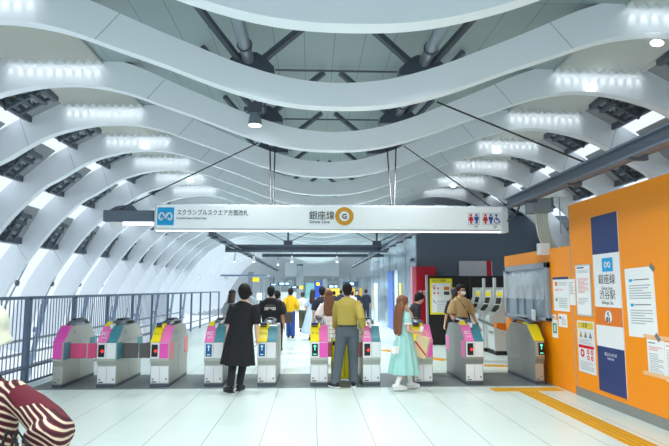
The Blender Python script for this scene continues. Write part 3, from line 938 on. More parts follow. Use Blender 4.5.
# flood lamps under the roof
def flood(loc, ax, label):
    root = empty('flood_lamp', loc, 0, label, 'lamp')
    MB().box((-.10, -.05, .10), (.10, .05, .26)).build('driver_box', M_DARK, root, bevel=.01)
    MB().box((-.16, -.03, .13), (-.10, .03, .19)).build('yoke', M_DARK, root); MB().bar((0, 0, .26), (0, 0, 4.40 - loc[2]), .04).build('hanger', M_DARK, root)
    MB().loft([(0, 0, .10), (0, 0, .03), (0, 0, -.08)], [.06, .09, .10], n=14).build('lamp_head', M_TUBE, root, smooth=True)
    MB().disc((0, 0, -.085), .09, (1, 0, 0), (0, 1, 0), 20, depth=.006).build('lens', M_LAMP, root)
    return root


flood(P(255, 120, 7.55), 0, 'flood lamp with a bright lens under the left side of the trough')
ENDS = []
for px, py, k, lab in ((657, 43, 2, 'oval lamp on the second white rib near the top right corner'), (591, 88, 3, 'oval lamp on the white rib above the orange wall'), (497, 151, 5, 'oval lamp on the fifth white rib right of the trough'),
                       (453, 186, 7, 'small oval lamp on a far rib right of the trough'), (145, 146, 5, 'oval lamp on the fifth white rib left of the trough'), (190, 180, 7, 'small oval lamp on a far rib left of the trough')):
    Y = rib_y(k) - .02; p = P(px, py, Y)
    o = empty('rib_lamp', p, 0, lab, 'lamp')
    MB().ell((0, 0, 0), (.085, .03, .042), 16, 8).build('lens', M_LAMP, o, smooth=True); MB().box((-.05, .0, -.03), (.05, .03, .03)).build('mount', M_WHITE, o)
    ENDS.append(p)

# grey duct box, cable bundle and white fixture hung from the slate rail
p = P(541, 202, 9.3)
root = empty('duct_box', (p.x, 9.3, P(541, 213, 9.3).z), 0, 'grey box hung under the slate rail over the low orange wall', 'box')
zt = 3.02 - root.location.z
MB().box((-.22, -.18, 0), (.14, .2, .36)).build('casing', mat('grey casing', (126, 134, 140), .5), root, bevel=.008)
MB().box((-.12, -.05, .36), (.0, .05, zt)).build('hanger', M_DARK, root)
root = empty('cable_bundle', (P(549, 247, 9.4).x, 9.4, 2.31), 0, 'bundle of pale cables dropping from the grey box to the orange wall', 'cable')
dz = P(549, 213, 9.4).z - 2.31
for i in range(6):
    x = -.14 + i * .042
    MB().loft([(x - .08, 0, dz), (x - .08, 0, dz * .75), (x - .04, 0, dz * .4), (x + .05, 0, .0)], [.02] * 4, n=8).build('cable', mat('pale cable', (206, 204, 190), .6), root, smooth=True)
o = tag(MB().box((-.09, -.07, 0), (.09, .07, .2)).build('junction_box', M_WHITE, bevel=.008), 'small white box on the top edge of the low orange wall', 'box')
o.location = (WX + .02, P(552, 250, 9.05).y, 2.31 - .1); o.location.x = WX - .075
root = empty('rail_fixture', (P(552, 194, 8.9).x, 8.9, P(552, 196, 8.9).z), 0, 'white fixture hung under the slate rail beside the grey box', 'fixture')
MB().box((-.16, -.08, 0), (.16, .08, .09)).build('casing', M_WHITE, root, bevel=.01); MB().box((-.2, -.1, -.02), (.2, .1, .0)).build('tray', M_WHITE, root)
MB().tube([(.12, 0, 0), (.13, 0, -.66)], .011, 6).build('pull_rod', M_TUBE, root)
MB().bar((0, 0, .09), (0, 0, 3.02 - root.location.z), .03).build('hanger', M_DARK, root)
o = tag(MB().loft([P(507, 221, 8.98), P(513, 219, 8.9), P(519, 208, 8.9), P(520, 197, 8.95), P(527, 192, 9.0)], [.014] * 5, n=8).build('loose_cable', M_BLACK, smooth=True), 'black cable looping from the end of the hanging sign up to the slate rail', 'cable')

# ------------------------------------------------------------------ right hand back area: grey block, glass wall, black screen
YB = 16.5
xa = P(417, 260, YB).x
M_BLOCK = mat('slate cladding', (92, 106, 122), .4, .1)
M_GLASSW = mat('grey glass wall', (150, 168, 182), .18, .25)
MB_ = MB().box((xa, YB, 0), (8.5, YB + 13.4, 3.95)); struct(MB_.build('wall_block', M_BLOCK))
o = struct(MB().box((xa - .03, YB + .02, 0), (xa - .002, YB + 13.3, 3.95)).build('wall_glass', M_GLASSW))
mb = MB()
for i in range(1, 7): mb.box((xa - .036, YB + i * 1.9, 0), (xa - .028, YB + i * 1.9 + .03, 3.95))
mb.box((xa - .036, YB, 1.2), (xa - .028, YB + 13.3, 1.22)); struct(mb.build('trim_41', M_BLOCK))


def banner(pxl, pxr, pyt, label, m, top):
    y0, y1 = W(pxr, 290, xa - .05).y, W(pxl, 290, xa - .05).y
    z1 = W((pxl + pxr) / 2, pyt, xa - .05).z
    o = MB().box((xa - .06, y0, 0), (xa - .04, y1, z1)).build('wall_banner', m); tag(o, label, 'banner'); o['kind'] = 'thing'
    return o


banner(388, 393, 271, 'tall blue banner on the grey glass wall', mat('mid blue print', (70, 110, 190), .4), 0)
banner(395, 398, 270, 'tall white banner beside the blue banner on the grey glass wall', mat('bluish white print', (206, 220, 240), .4), 0)
banner(374, 377.5, 283, 'tall pale banner at the far end of the grey glass wall', mat('bluish white print', (206, 220, 240), .4), 0)
banner(399.2, 401.5, 283, 'narrow yellow and white notice at the near end of the glass wall', mat('pale yellow print', (222, 214, 120), .5), 0)
o = empty('wall_camera', (xa - .1, W(411, 260, xa - .1).y, W(411, 260, xa - .1).z), 0, 'small dark camera on an arm at the corner of the grey glass wall', 'camera'); o['kind'] = 'thing'
MB().box((-.03, -.14, -.05), (.05, .1, .05)).build('housing', M_DARK, o, bevel=.01); MB().bar((.0, 0, 0), (.09, .05, 0), .04).build('bracket', M_DARK, o)

# red column panel
a, b = P(417.5, 350, YB - .3), P(436, 266.5, YB - .3)
root = empty('red_column', ((a.x + b.x) / 2, YB - .3, 0), 0, 'tall red panel standing in front of the slate block', 'panel')
hx = (b.x - a.x) / 2
MB().box((-hx, 0, 0), (hx, .26, b.z)).build('panel_body', mat('deep red', (178, 14, 40), .4), root, bevel=.01)
MB().box((-hx - .12, .05, 0), (-hx, .24, b.z)).build('pink_edge', mat('pink red', (214, 120, 140), .4), root)
text('lettering', '東京メトロ', .16, (-hx + .05, -.002, 1.4), FACE_CAM, M_WHITE, root, sx=.6)

# pale sign over the black screen
a, b = P(459.5, 276, YB - .06), P(492, 261, YB - .06)
root = empty('pale_sign', ((a.x + b.x) / 2, YB - .06, a.z), 0, 'pale grey sign with a red strip above the black screen', 'sign'); hx = (b.x - a.x) / 2; h = b.z - a.z
MB().box((-hx, 0, 0), (hx, .05, h)).build('board', mat('pale board', (206, 206, 212), .5), root)
MB().box((hx * .66, -.006, .0), (hx * .95, 0, h)).build('red_strip', M_RED, root)

# black screen
YS = 15.6
a, b = P(429, 350, YS), P(508, 276, YS)
root = empty('black_screen', (a.x, YS, 0), 0, 'black partition screen behind the ticket machines', 'screen')
Lx = b.x - a.x
MB().box((0, 0, 0), (Lx, .08, b.z)).build('board', M_BLACK, root, bevel=.006)
MB().box((-.05, -.04, 0), (-.0, .1, b.z + .03)).build('end_post', mat('grey post', (150, 150, 156), .4), root)
MB().box((Lx * .52, -.01, 0), (Lx * .525, -.001, b.z)).build('joint', M_DARK, root)
a, b = P(430.5, 314.5, YS - .05), P(452, 278.5, YS - .05)
root = empty('yellow_notice', ((a.x + b.x) / 2, YS - .05, (a.z + b.z) / 2), 0, 'yellow framed notice with red and blue symbols on the black screen', 'notice')
hx, hz = (b.x - a.x) / 2, (b.z - a.z) / 2
MB().box((-hx, 0, -hz), (hx, .04, hz)).build('board', mat('bright yellow print', (238, 222, 40), .5), root)
MB().box((-hx + .05, -.004, -hz + .06), (hx - .05, .0, hz - .14)).build('sheet', M_PAPER, root)
text('lettering', 'ICカードご利用案内', .055, (-hx + .06, -.004, hz - .09), FACE_CAM, M_INK, root, sx=.62)
ro = MB().disc((-hx + .12, -.006, hz - .24), .045, (1, 0, 0), (0, 0, 1), 18, r0=.028, depth=.004).build('red_mark', M_RED, root)
MB().bar((-hx + .08, -.006, -.1), (-hx + .16, -.006, -.2), .02, .004, up=(0, 1, 0)).build('blue_mark', mat('print blue', (40, 90, 190)), root)
for z, m in ((hz - .34, M_ORANGE2), (hz - .48, M_INK)):
    MB().box((hx - .25, -.006, z), (hx - .09, -.001, z + .1)).build('picture', m, root)
    MB().box((-hx + .1, -.006, z + .02), (-hx + .15, -.001, z + .08)).build('red_figure', M_RED, root); MB().box((-hx + .22, -.006, z + .02), (-hx + .26, -.001, z + .08)).build('red_figure', M_RED, root)
mb = MB()
for i in range(7):
    z = -.14 - i * .05
    mb.box((-hx + .2, -.006, z), (hx - .1 - .04 * (i % 3), -.001, z + .018))
mb.build('printed_lines', M_GREYINK, root)

# three ticket machines
M_MACH = mat('machine grey white', (208, 214, 212), .4)
def machine(px, Y, label):
    root = empty('ticket_machine', (px, Y, 0), R(-90), label, 'ticket machine', 'ticket machines before the black screen')
    w, d = .74, .60
    # the side wings follow the machine's curved front
    prof = [(.06, .10), (.06, .70), (-.06, .82), (.02, .95), (.22, 1.15), (.30, 1.40), (.32, 1.66), (.7, 1.66), (.7, .10)]
    for x in (-w / 2, w / 2 - .05):
        MB().ext([(x, y, z) for y, z in prof], (.05, 0, 0)).build('side_wing', M_MACH, root, bevel=.008)
    prof2 = [(.12, .1), (.12, .72), (.04, .84), (.1, .95), (.30, 1.17), (.37, 1.40), (.39, 1.60), (.68, 1.60), (.68, .1)]
    MB().ext([(-w / 2 + .05, y, z) for y, z in prof2], (w - .1, 0, 0)).build('body', M_MACH, root, bevel=.006)
    MB().box((-w / 2, .10, 0), (w / 2, .70, .10)).build('plinth', M_BLACK, root)
    q = lambda y0, z0, y1, z1, x0, x1, t=.012: MB().ext([(x0, y0, z0), (x0, y1, z1), (x0, y1 - t, z1 + t), (x0, y0 - t, z0 + t)], (x1 - x0, 0, 0))
    q(.19, 1.04, .31, 1.20, -.19, .19).build('touch_screen', M_BLACK, root); q(.325, 1.23, .362, 1.38, -.22, .22).build('fare_panel', M_BLACK, root)
    q(.375, 1.42, .387, 1.53, -.24, .24).build('yellow_header', M_YEL, root)
    q(.055, .865, .10, .94, -.2, .05).build('coin_tray', M_PAPER, root); q(.055, .865, .10, .94, .09, .2).build('card_slot', M_INK, root)
    MB().box((-.2, .11, .5), (.2, .121, .56)).build('receipt_slot', M_STEELD, root)
    MB().tube([(.1, .5, 1.6), (.1, .5, 1.92)], .045, 10).build('cable_riser', M_MACH, root)
    return root


machine(4.36, 14.98, 'leftmost ticket machine, largely behind the man in tan')
machine(4.40, 14.22, 'middle ticket machine with yellow header before the black screen')
machine(4.44, 13.46, 'rightmost ticket machine, nearest the orange wall')
o = tag(MB().ext([(P(493, 325, 11.4).x, 11.17, .80), (WX + .0, 11.17, .74), (WX, 11.17, .90), (P(493, 325, 11.4).x, 11.17, .90)], (0, .2, 0)).build('counter_shelf', mat('orange brown', (206, 116, 20), .5), bevel=.006), 'small orange brown shelf sticking out from the end of the low orange wall', 'shelf')
o = tag(MB().tube([P(478, 319, 11.6), P(494, 326, 11.45)], .03, 8).build('handrail', M_TUBE), 'short grey rail leading to the orange brown shelf', 'rail')

# ------------------------------------------------------------------ far end of the hall
M_FARW = mat('far end wall', (196, 204, 208), .6)
YE = 46.
struct(MB().box((-12, YE + 8, -1), (13, YE + 8.2, 6)).build('wall_far', mat('far wall grey', (178, 186, 190), .6)))
# white fascia with a curved lower edge
a, b = P(285, 276, YE + 6.6), P(339, 262, YE + 6.6)
o = struct(MB().box((a.x, YE + 6.6, a.z), (b.x, YE + 6.9, b.z)).build('trim_42', M_RIB)); o['label'] = 'pale fascia at the far end under the trough'
def far_box(name, px0, px1, py0, py1, Y, m, label, cat, d=.2, ground=False):
    a, b = P(px0, py1, Y), P(px1, py0, Y)
    if ground: a.z = 0
    o = MB().box((a.x, Y, a.z), (b.x, Y + d, b.z)).build(name, m); o['kind'] = 'thing'
    return tag(o, label, cat)


def far_post(px, pyt, Y, w, label):
    p = P(px, pyt, Y); o = MB().box((-w / 2, -w / 2, 0), (w / 2, w / 2, p.z)).build('post', M_TUBE); o.location = (p.x, Y, 0)
    o.name = 'steel_post'; return tag(o, label, 'post', 'steel posts at the far end of the hall')


for px, pyt, Y, w in ((251, 272, 30, .28), (262, 276, 30, .22), (266.5, 278, 33, .2), (272, 279, 36, .3), (279, 280, 36, .25), (300, 266, 40, .5), (342, 278, 40, .35), (349, 278, 40, .3), (357, 279, 36, .3), (364, 277, 28, .2), (369, 278, 28, .22), (290, 280, 40, .3), (325, 279, 40, .3)):
    far_post(px, pyt, Y, w, 'grey steel post at the far end of the hall')
cn = empty('canopy', P(242, 276, 27.4), 0, 'blue grey canopy plate at the far left of the hall', 'canopy')
MB().box((-1.1, 0, .0), (1.3, 1.2, .07)).build('plate', mat('blue grey plate', (110, 130, 160), .5), cn); MB().box((-.9, .2, -.22), (-.75, .4, 0)).build('lamp', M_WHITE, cn)
far_box('portal_beam', 262, 284, 277.5, 279.5, 36, M_TUBE, 'thin steel beam across the far posts on the left', 'beam')
far_box('portal_beam', 354, 372, 277, 279, 28, M_TUBE, 'thin steel beam across the two far posts beside the glass wall', 'beam')
far_box('dark_frame', 296.5, 303, 264, 282, 44, M_GEAR, 'dark steel frame at the far end beside the white fascia', 'frame')
far_box('dark_frame', 285, 340, 278, 281, 43.6, mat('mid grey', (126, 134, 142), .5), 'grey lintel under the white fascia at the far end', 'lintel')
far_box('yellow_sign', 252.5, 258.5, 277.5, 281.5, 29.5, mat('lit yellow', (244, 206, 30), .5, emit=.3), 'small yellow sign between the far posts on the left', 'sign')
far_box('yellow_sign', 299.5, 303, 286, 289, 38, mat('lit yellow', (244, 206, 30), .5, emit=.3), 'small yellow sign beside the blue board at the far end', 'sign')
def blue_board(px0, px1, py0, py1, Y, label):
    a, b = P(px0, py1, Y), P(px1, py0, Y); hx, h = (b.x - a.x) / 2, b.z - a.z
    root = empty('information_board', ((a.x + b.x) / 2, Y, a.z), 0, label, 'sign')
    MB().box((-hx, 0, 0), (hx, .15, h)).build('board', mat('board navy', (40, 62, 96), .5), root)
    rnd = random.Random(px0); mb = MB(); x = -hx + .1
    while x < hx - .15:
        w = rnd.uniform(.12, .3); mb.box((x, -.01, h * .3), (min(x + w, hx - .05), -.001, h * .75)); x += w + .1
    mb.build('lit_characters', mat('lit pale blue', (190, 240, 255), .5, emit=1.2), root)
    MB().bar((0, .07, h), (0, .07, h + .5), .06).build('hanger', M_DARK, root)
    return root


blue_board(270, 277, 283.5, 285.7, 34, 'small lit blue board, first from the left at the far end')
blue_board(278, 290, 282, 285.5, 34, 'wide lit blue board, second from the left at the far end')
blue_board(291, 299, 286, 288.7, 36, 'small lit blue board beside the yellow sign at the far end')
blue_board(328, 338, 284.5, 288.5, 34, 'lit blue board left of the man in the olive shirt at the far end')
blue_board(343, 358, 281.5, 286.5, 30, 'lit blue board above the man in the olive shirt at the far end')
far_box('teal_panel', 305.5, 314, 283, 306, 32, mat('teal glass panel', (132, 190, 188), .3), 'pale teal panel beside the blue banner at the far end', 'panel', ground=True)
o = far_box('blue_banner', 314.5, 321.5, 281, 306, 31, mat('royal blue print', (30, 70, 168), .5), 'tall royal blue banner with a yellow emblem at the far end', 'banner', ground=True)
c = P(318, 284, 31); MB().disc((c.x, 30.99, c.z), .11, (1, 0, 0), (0, 0, 1), 16, depth=.01).build('emblem', M_YEL, o)
far_box('yellow_counter', 326, 372, 288, 306, 41.6, mat('ochre wall panel', (226, 180, 50), .5), 'long yellow wall panel at the far end on the right', 'panel', ground=True)
far_box('white_counter', 258, 300, 292, 306, 43, mat('pale counter', (214, 220, 222), .5), 'pale counter front at the far end on the left', 'counter', ground=True)
far_box('white_case', 256.5, 261.5, 293, 300, 29.68, M_WHITE, 'small white box on the far post behind the man in the printed T-shirt', 'box')

# ------------------------------------------------------------------ people
SKIN = mat('skin', (226, 178, 150), .55, spec=.3)
SKIN2 = mat('tanned skin', (206, 156, 126), .55, spec=.3)
HAIR_K = mat('black hair', (26, 22, 22), .65, noise=.3, spec=.25)
HAIR_B = mat('brown hair', (124, 78, 52), .65, noise=.3)
HAIR_D = mat('dark brown hair', (48, 32, 28), .45, noise=.3)
CL_BLACK = mat('black cloth', (22, 23, 28), .85)
CL_BLACK2 = mat('soft black cloth', (32, 33, 38), .85)
CL_OLIVE = mat('olive shirt cloth', (176, 156, 72), .8, noise=.06)
CL_GREY = mat('slate trousers cloth', (84, 94, 102), .8, noise=.06)
CL_MINT = mat('mint dress cloth', (160, 210, 204), .85, noise=.10)
CL_WHITE = mat('white cloth', (238, 234, 232), .8)
CL_BLUSH = mat('blush white cloth', (244, 228, 226), .8)
CL_TAN = mat('tan shirt cloth', (182, 152, 104), .8, noise=.05)
CL_YEL = mat('mustard sweater', (226, 178, 14), .8, noise=.06)
CL_DENIM = mat('blue denim', (30, 70, 140), .8, noise=.1)
CL_OLIVED = mat('dark olive trousers', (72, 74, 60), .8)
CL_SKY = mat('light blue dress cloth', (186, 206, 232), .8, noise=.05)
CL_GREYT = mat('grey T-shirt', (150, 160, 166), .8)
CL_NAVY = mat('dark navy cloth', (34, 38, 54), .85)
CL_PLAID = stripe_mat('pale plaid cloth', (240, 234, 228), (170, 160, 156), .09)
SHOE_K = mat('black shoe', (28, 28, 32), .5)
SHOE_W = mat('pale shoe', (222, 224, 226), .5)
EYE_M = mat('dark eye', (30, 24, 22), .2)
LIP_M = mat('lips', (190, 104, 98), .5)


def ik(a, b, l1, l2, pole):
    a, b, pole = V(a), V(b), V(pole); d = b - a; L = min(d.length, l1 + l2 - .002); u = d.normalized()
    x = (l1 * l1 - l2 * l2 + L * L) / (2 * L); h = math.sqrt(max(0, l1 * l1 - x * x))
    p = pole - u * pole.dot(u); p = p.normalized() if p.length > 1e-4 else V((0, 1, 0))
    return a + u * x + p * h, a + u * L


class Person:
    """stands at its own origin and looks along +Y; built 1.70 m tall and scaled as one"""

    def __init__(s, label, loc, rz, hgt, female=False, near=True, skin=SKIN, fl=(-.1, 0, 0), fr=(.1, 0, 0), yl=.12, yr=-.12, hl=(-.25, .05, .80), hr=(.25, .05, .80),
                 pl=(-.4, -1, 0), pr=(.4, -1, 0), lean=(0, 0), head=(0, 0), curl=.45, group=None, dl=None, dr=None):
        s.near, s.fem, s.lean = near, female, V((lean[0], lean[1], 0))
        s.w = .88 if female else 1.0
        sh = .150 if female else .178
        s.S = [s.at((-sh, 0, 1.372)), s.at((sh, 0, 1.372))]
        s.Hp = [V((-.085, 0, .90)), V((.085, 0, .90))]
        s.A = [V((fl[0], fl[1], .085 + fl[2])), V((fr[0], fr[1], .085 + fr[2]))]
        s.yaw = [yl, yr]
        s.K = []
        for i in (0, 1):
            k, e = ik(s.Hp[i], s.A[i], .425, .40, (-.1 if i == 0 else .1, 1, 0)); s.K.append(k); s.A[i] = e
        s.E, s.Wr = [], []
        for i, (h, p) in enumerate(((hl, pl), (hr, pr))):
            e, w = ik(s.S[i], V(h), .285, .25, p); s.E.append(e); s.Wr.append(w)
        s.HM = Matrix.Rotation(head[0], 3, 'Z') @ Matrix.Rotation(head[1], 3, 'X')
        s.piv = s.at((0, 0, 1.49))
        mb = MB()
        rings = [(.85, .09, .06), (.92, .145, .095), (1.0, .135, .095), (1.1, .125, .088), (1.22, .14, .10), (1.33, .16, .10), (1.39, .148, .085), (1.44, .09, .07), (1.475, .054, .057), (1.53, .05, .054)]
        mb.loft([s.at((0, 0, z)) for z, a, b in rings], [(a * s.w, b * s.w) for z, a, b in rings], n=20)
        for c, r in (((0, .012, 1.595), (.073, .092, .108)), ((0, .035, 1.535), (.054, .062, .058)), ((0, .10, 1.575), (.012, .022, .022)), ((-.074, 0, 1.575), (.012, .022, .032)), ((.074, 0, 1.575), (.012, .022, .032))):
            mb.ell(s.hd(c), r, 18, 12, s.HM)
        for i in (0, 1):
            mb.loft([s.Hp[i] + V((0, 0, .02)), s.Hp[i].lerp(s.K[i], .5), s.K[i], s.K[i].lerp(s.A[i], .35), s.A[i].lerp(s.K[i], .2), s.A[i]], [.083 * s.w, .072 * s.w, .052 * s.w, .056 * s.w, .038, .035], n=14)
            f = Matrix.Rotation(s.yaw[i], 3, 'Z'); a = s.A[i]
            mb.loft([a + f @ V(q) for q in ((0, -.055, -.04), (0, 0, -.035), (0, .09, -.05), (0, .17, -.062))], [(.028, .03), (.036, .045), (.04, .03), (.03, .018)], n=12)
            sg = -1 if i == 0 else 1
            S_, E_, W_ = s.S[i], s.E[i], s.Wr[i]
            mb.loft([S_ + V((-sg * .04, 0, .0)), S_, S_.lerp(E_, .5), E_, E_.lerp(W_, .3), W_.lerp(E_, .1), W_], [.048 * s.w, .048 * s.w, .042 * s.w, .037 * s.w, .038 * s.w, .027 * s.w, .025 * s.w], n=12)
            d = (W_ - E_).normalized() if not (dl, dr)[i] else V((dl, dr)[i]).normalized()
            front = V((0, 1, 0)) if abs(d.y) < .8 else V((0, 0, 1))
            th = (front - d * front.dot(d)).normalized()                # the thumb leads
            pn = th.cross(d) * sg; pn = pn if pn.dot(V((-sg, 0, 0))) > 0 or abs(pn.x) < .1 else -pn
            s.hand(mb, W_, d, th, pn, curl)
        s.o = mb.build('person', skin, voxel=.0062 if near else .0095, it=2)
        s.o.location = loc; s.o.rotation_euler = (0, 0, rz); s.o.scale = (hgt / 1.7,) * 3
        tag(s.o, label, 'person', group, 'thing')

    def at(s, p):
        p = V(p); k = max(0, (p.z - .93) / .52); return p + s.lean * k

    def hd(s, p):
        return s.piv + s.HM @ (V(p) - V((0, 0, 1.49)))

    def hand(s, mb, w, d, th, pn, curl):
        r = .0088
        mb.loft([w - d * .012, w + d * .02, w + d * .055, w + d * .09], [(.024, .019), (.034, .017), (.04, .015), (.038, .012)], side=th, n=12)
        for off, L, c in ((.029, .074, .8), (.0098, .083, 1), (-.0098, .077, 1.1), (-.029, .06, 1.25)):
            p = w + d * .083 + th * off; pts = [p - d * .02, p]; a = 0
            for seg in (.42, .33, .25):
                a += curl * c; p = p + (d * math.cos(a) + pn * math.sin(a)) * (L * seg); pts.append(p)
            mb.loft(pts, [r, r, r * .96, r * .9, r * .7], n=8)
        p = w + d * .025 + th * .02
        q = p + (d * .65 + th * .6 + pn * .35).normalized() * .045; e = q + (d * .85 + th * .15 + pn * .5).normalized() * .034
        mb.loft([p, q, e], [.012, .0105, .008], n=8)

    def face(s):
        for sx in (-1, 1):
            MB().ell(s.hd((sx * .031, .092, 1.60)), (.013, .008, .007), 10, 6, s.HM).build('eye', EYE_M, s.o, smooth=True)
            MB().ell(s.hd((sx * .031, .094, 1.622)), (.02, .006, .004), 10, 6, s.HM).build('eyebrow', HAIR_K, s.o, smooth=True)
        MB().ell(s.hd((0, .094, 1.535)), (.022, .008, .007), 10, 6, s.HM).build('mouth', LIP_M, s.o, smooth=True)

    # ---- clothes
    def shirt(s, m, hem=.88, sleeve=1., g=.022, loose=0., name='shirt', flare=0.):
        mb = MB()
        rings = [(hem, .152 + flare, .105 + flare), (.95, .155 + flare * .7, .108 + flare * .7), (1.05, .14 + loose, .10 + loose), (1.2, .152 + loose * .7, .108 + loose * .7), (1.33, .172, .108), (1.395, .155, .092), (1.435, .1, .08), (1.462, .066, .068)]
        rings = [r for i, r in enumerate(rings) if i == 0 or r[0] > hem + .04]
        mb.loft([s.at((0, 0, z)) for z, a, b in rings], [((a + g) * s.w, (b + g) * s.w) for z, a, b in rings], n=20)
        for i in (0, 1):
            sg = -1 if i == 0 else 1
            S_, E_, W_ = s.S[i], s.E[i], s.Wr[i]; lo = loose * .5
            pts, rr = [S_ + V((-sg * .06, 0, -.012)), S_ + V((-sg * .01, 0, .0))], [.050 * s.w + g * .35, .052 * s.w + g * .5]
            if sleeve <= 1: pts += [S_.lerp(E_, sleeve * .6), S_.lerp(E_, sleeve)]; rr += [.052 * s.w + g + lo, .050 * s.w + g + lo * 1.6]
            else: pts += [S_.lerp(E_, .5), E_, E_.lerp(W_, (sleeve - 1) * .6), E_.lerp(W_, sleeve - 1)]; rr += [.048 * s.w + g + lo, .042 * s.w + g + lo, .040 * s.w + g + lo, .034 * s.w + g + lo]
            mb.loft(pts, rr, n=14)
        return mb.build(name, m, s.o, voxel=.009 if s.near else .014, it=4)

    def trousers(s, m, g=.018, hem=.06, wide=0., name='trousers', top=1.0):
        mb = MB()
        mb.loft([V((0, 0, z)) for z in (.82, .9, top)], [((a + g) * s.w, (b + g) * s.w) for a, b in ((.140, .095), (.154, .106), (.138, .098))], n=20)
        for i in (0, 1):
            a = s.A[i] + V((0, 0, hem - .085)); K = s.K[i]
            mb.loft([s.Hp[i] + V((0, 0, .03)), s.Hp[i].lerp(K, .5), K, K.lerp(a, .5), a], [.088 * s.w + g, .078 * s.w + g, .058 * s.w + g + wide * .4, .05 * s.w + g + wide * .7, .044 * s.w + g + wide], n=14)
        return mb.build(name, m, s.o, voxel=.009 if s.near else .014, it=4)

    def drape(s, m, rings, name='dress', n=40, amp=.07, k=9, shift=(0, 0), sleeve=0, g=.03):
        """a hanging garment: rings of (z, half width, half depth)"""
        z0, z1 = rings[0][0], rings[-1][0]
        mb = MB(); sh = V((shift[0], shift[1], 0))
        mb.loft([s.at((0, 0, z)) + sh * ((z0 - z) / (z0 - z1)) for z, a, b in rings], [(a, b) for z, a, b in rings], n=n, ripple=(amp, k, lambda t: max(0, t - .15) ** 1.3))
        if not sleeve: return mb.build(name, m, s.o, smooth=True, angle=80)
        for i in (0, 1):
            sg = -1 if i == 0 else 1; S_, E_ = s.S[i], s.E[i]
            mb.loft([S_ + V((-sg * .07, 0, -.012)), S_ + V((-sg * .01, 0, 0)), S_.lerp(E_, sleeve * .5), S_.lerp(E_, sleeve)], [.052 * s.w + g * .3, .056 * s.w + g * .8, .050 * s.w + g, .046 * s.w + g * 1.15], n=16)
        return mb.build(name, m, s.o, voxel=.009 if s.near else .014, it=2)

    def shoes(s, m, sole=None):
        for i in (0, 1):
            f = Matrix.Rotation(s.yaw[i], 3, 'Z'); a = s.A[i]; mb = MB()
            mb.loft([a + f @ V(q) for q in ((0, -.082, -.035), (0, -.06, -.028), (0, .0, -.02), (0, .07, -.038), (0, .14, -.05), (0, .195, -.058))], [(.022, .03), (.036, .045), (.043, .056), (.047, .042), (.045, .032), (.026, .02)], n=16)
            o = mb.build('shoe', m, s.o, smooth=True, angle=60)
            MB().ext([a + f @ V(q) for q in ((-.038, -.085, -.085), (.038, -.085, -.085), (.05, .06, -.085), (.046, .15, -.085), (.02, .2, -.085), (-.02, .2, -.085), (-.046, .15, -.085), (-.05, .06, -.085))], (0, 0, .022)).build('sole', sole or m, o, bevel=.004)

    def socks(s, m, top=.2):
        for i in (0, 1):
            MB().loft([s.A[i] - V((0, 0, .02)), s.A[i].lerp(s.K[i], .15), s.A[i].lerp(s.K[i], top / .42)], [.042, .044, .05], n=12).build('sock', m, s.o, smooth=True)

    def hair(s, m, long=None, puff=.0, part='hair', width=.085):
        mb = MB()
        mb.ell(s.hd((0, -.018, 1.625)), (.080 + puff, .096 + puff, .098 + puff), 24, 14, s.HM)
        mb.ell(s.hd((0, -.045, 1.575)), (.070 + puff * .8, .062 + puff * .6, .085 + puff * .4), 20, 12, s.HM)
        mb.ell(s.hd((0, .062, 1.672)), (.060 + puff * .5, .040, .034), 14, 8, s.HM)
        for sx in (-1, 1): mb.ell(s.hd((sx * (.070 + puff * .5), -.01, 1.605)), (.014 + puff * .3, .04, .05), 12, 8, s.HM)
        if long:
            zs = [1.66, 1.58, 1.50, 1.42, (1.42 + long) / 2, long + .06, long]
            ys = [-.03, -.05, -.07, -.095, -.125, -.125, -.12]
            mv = s.hd((0, 0, 1.6)) - s.at((0, 0, 1.6))
            mb.loft([s.at((0, y, z)) + mv * min(1, max(0, (z - 1.35) / .2)) for y, z in zip(ys, zs)],
                    [(.06, .055), (.088 + puff, .07), (width + puff, .066), (width * 1.12, .055), (width * 1.16, .046), (width * 1.0, .036), (width * .55, .016)], n=36, ripple=(.07, 13, lambda t: t ** .6))
        return mb.build(part, m, s.o, voxel=.0075 if s.near else .012, it=2)


def at_floor(px, Y): p = P(px, 380, Y); return V((p.x, Y, 0))


# person in the long black robe
Yp = 8.66
p = Person('person seen from behind in a long black robe, walking up to a gate', at_floor(241, Yp), R(4), 1.665, fl=(-.17, -.02, .0), fr=(-.03, .12, 0), yl=.55, yr=-.3, hl=(-.25, .06, .79), hr=(.25, .04, .78), lean=(.03, .0))
p.drape(CL_BLACK, [(1.462, .06, .06), (1.435, .10, .08), (1.395, .155, .105), (1.33, .175, .12), (1.2, .178, .13), (1.0, .19, .14), (.8, .22, .155), (.60, .245, .17), (.43, .262, .18)], 'robe', amp=.13, k=6, shift=(-.06, 0), sleeve=1.02, g=.03)
p.trousers(CL_BLACK2, g=.014, hem=.10); p.shoes(SHOE_K, mat('dark sole', (60, 60, 66), .6)); p.hair(HAIR_K, puff=.03)

# man in the olive shirt with the yellow suitcase
Yp = 9.02
p = Person('person seen from behind in an olive shirt and grey trousers between two gates', at_floor(347.5, Yp), R(-3), 1.715, skin=SKIN2, fl=(-.20, -.09, 0), fr=(.10, .02, 0), yl=.6, yr=-.05, hl=(-.20, .34, .86), hr=(.255, .03, .94), pl=(0, -1, .0), pr=(.05, -1, 0), lean=(0, .04))
p.shirt(CL_OLIVE, hem=.97, sleeve=1.82, g=.018, loose=.012, flare=.0); p.trousers(CL_GREY, g=.02, hem=.05, wide=.012, top=1.02)
MB().loft([(0, 0, .985), (0, 0, 1.015)], [(.168, .128)] * 2, n=24).build('belt', mat('dark belt', (50, 52, 56), .5), p.o)
p.shoes(SHOE_K, mat('white sole', (236, 238, 240), .5)); p.hair(HAIR_K, puff=.0)
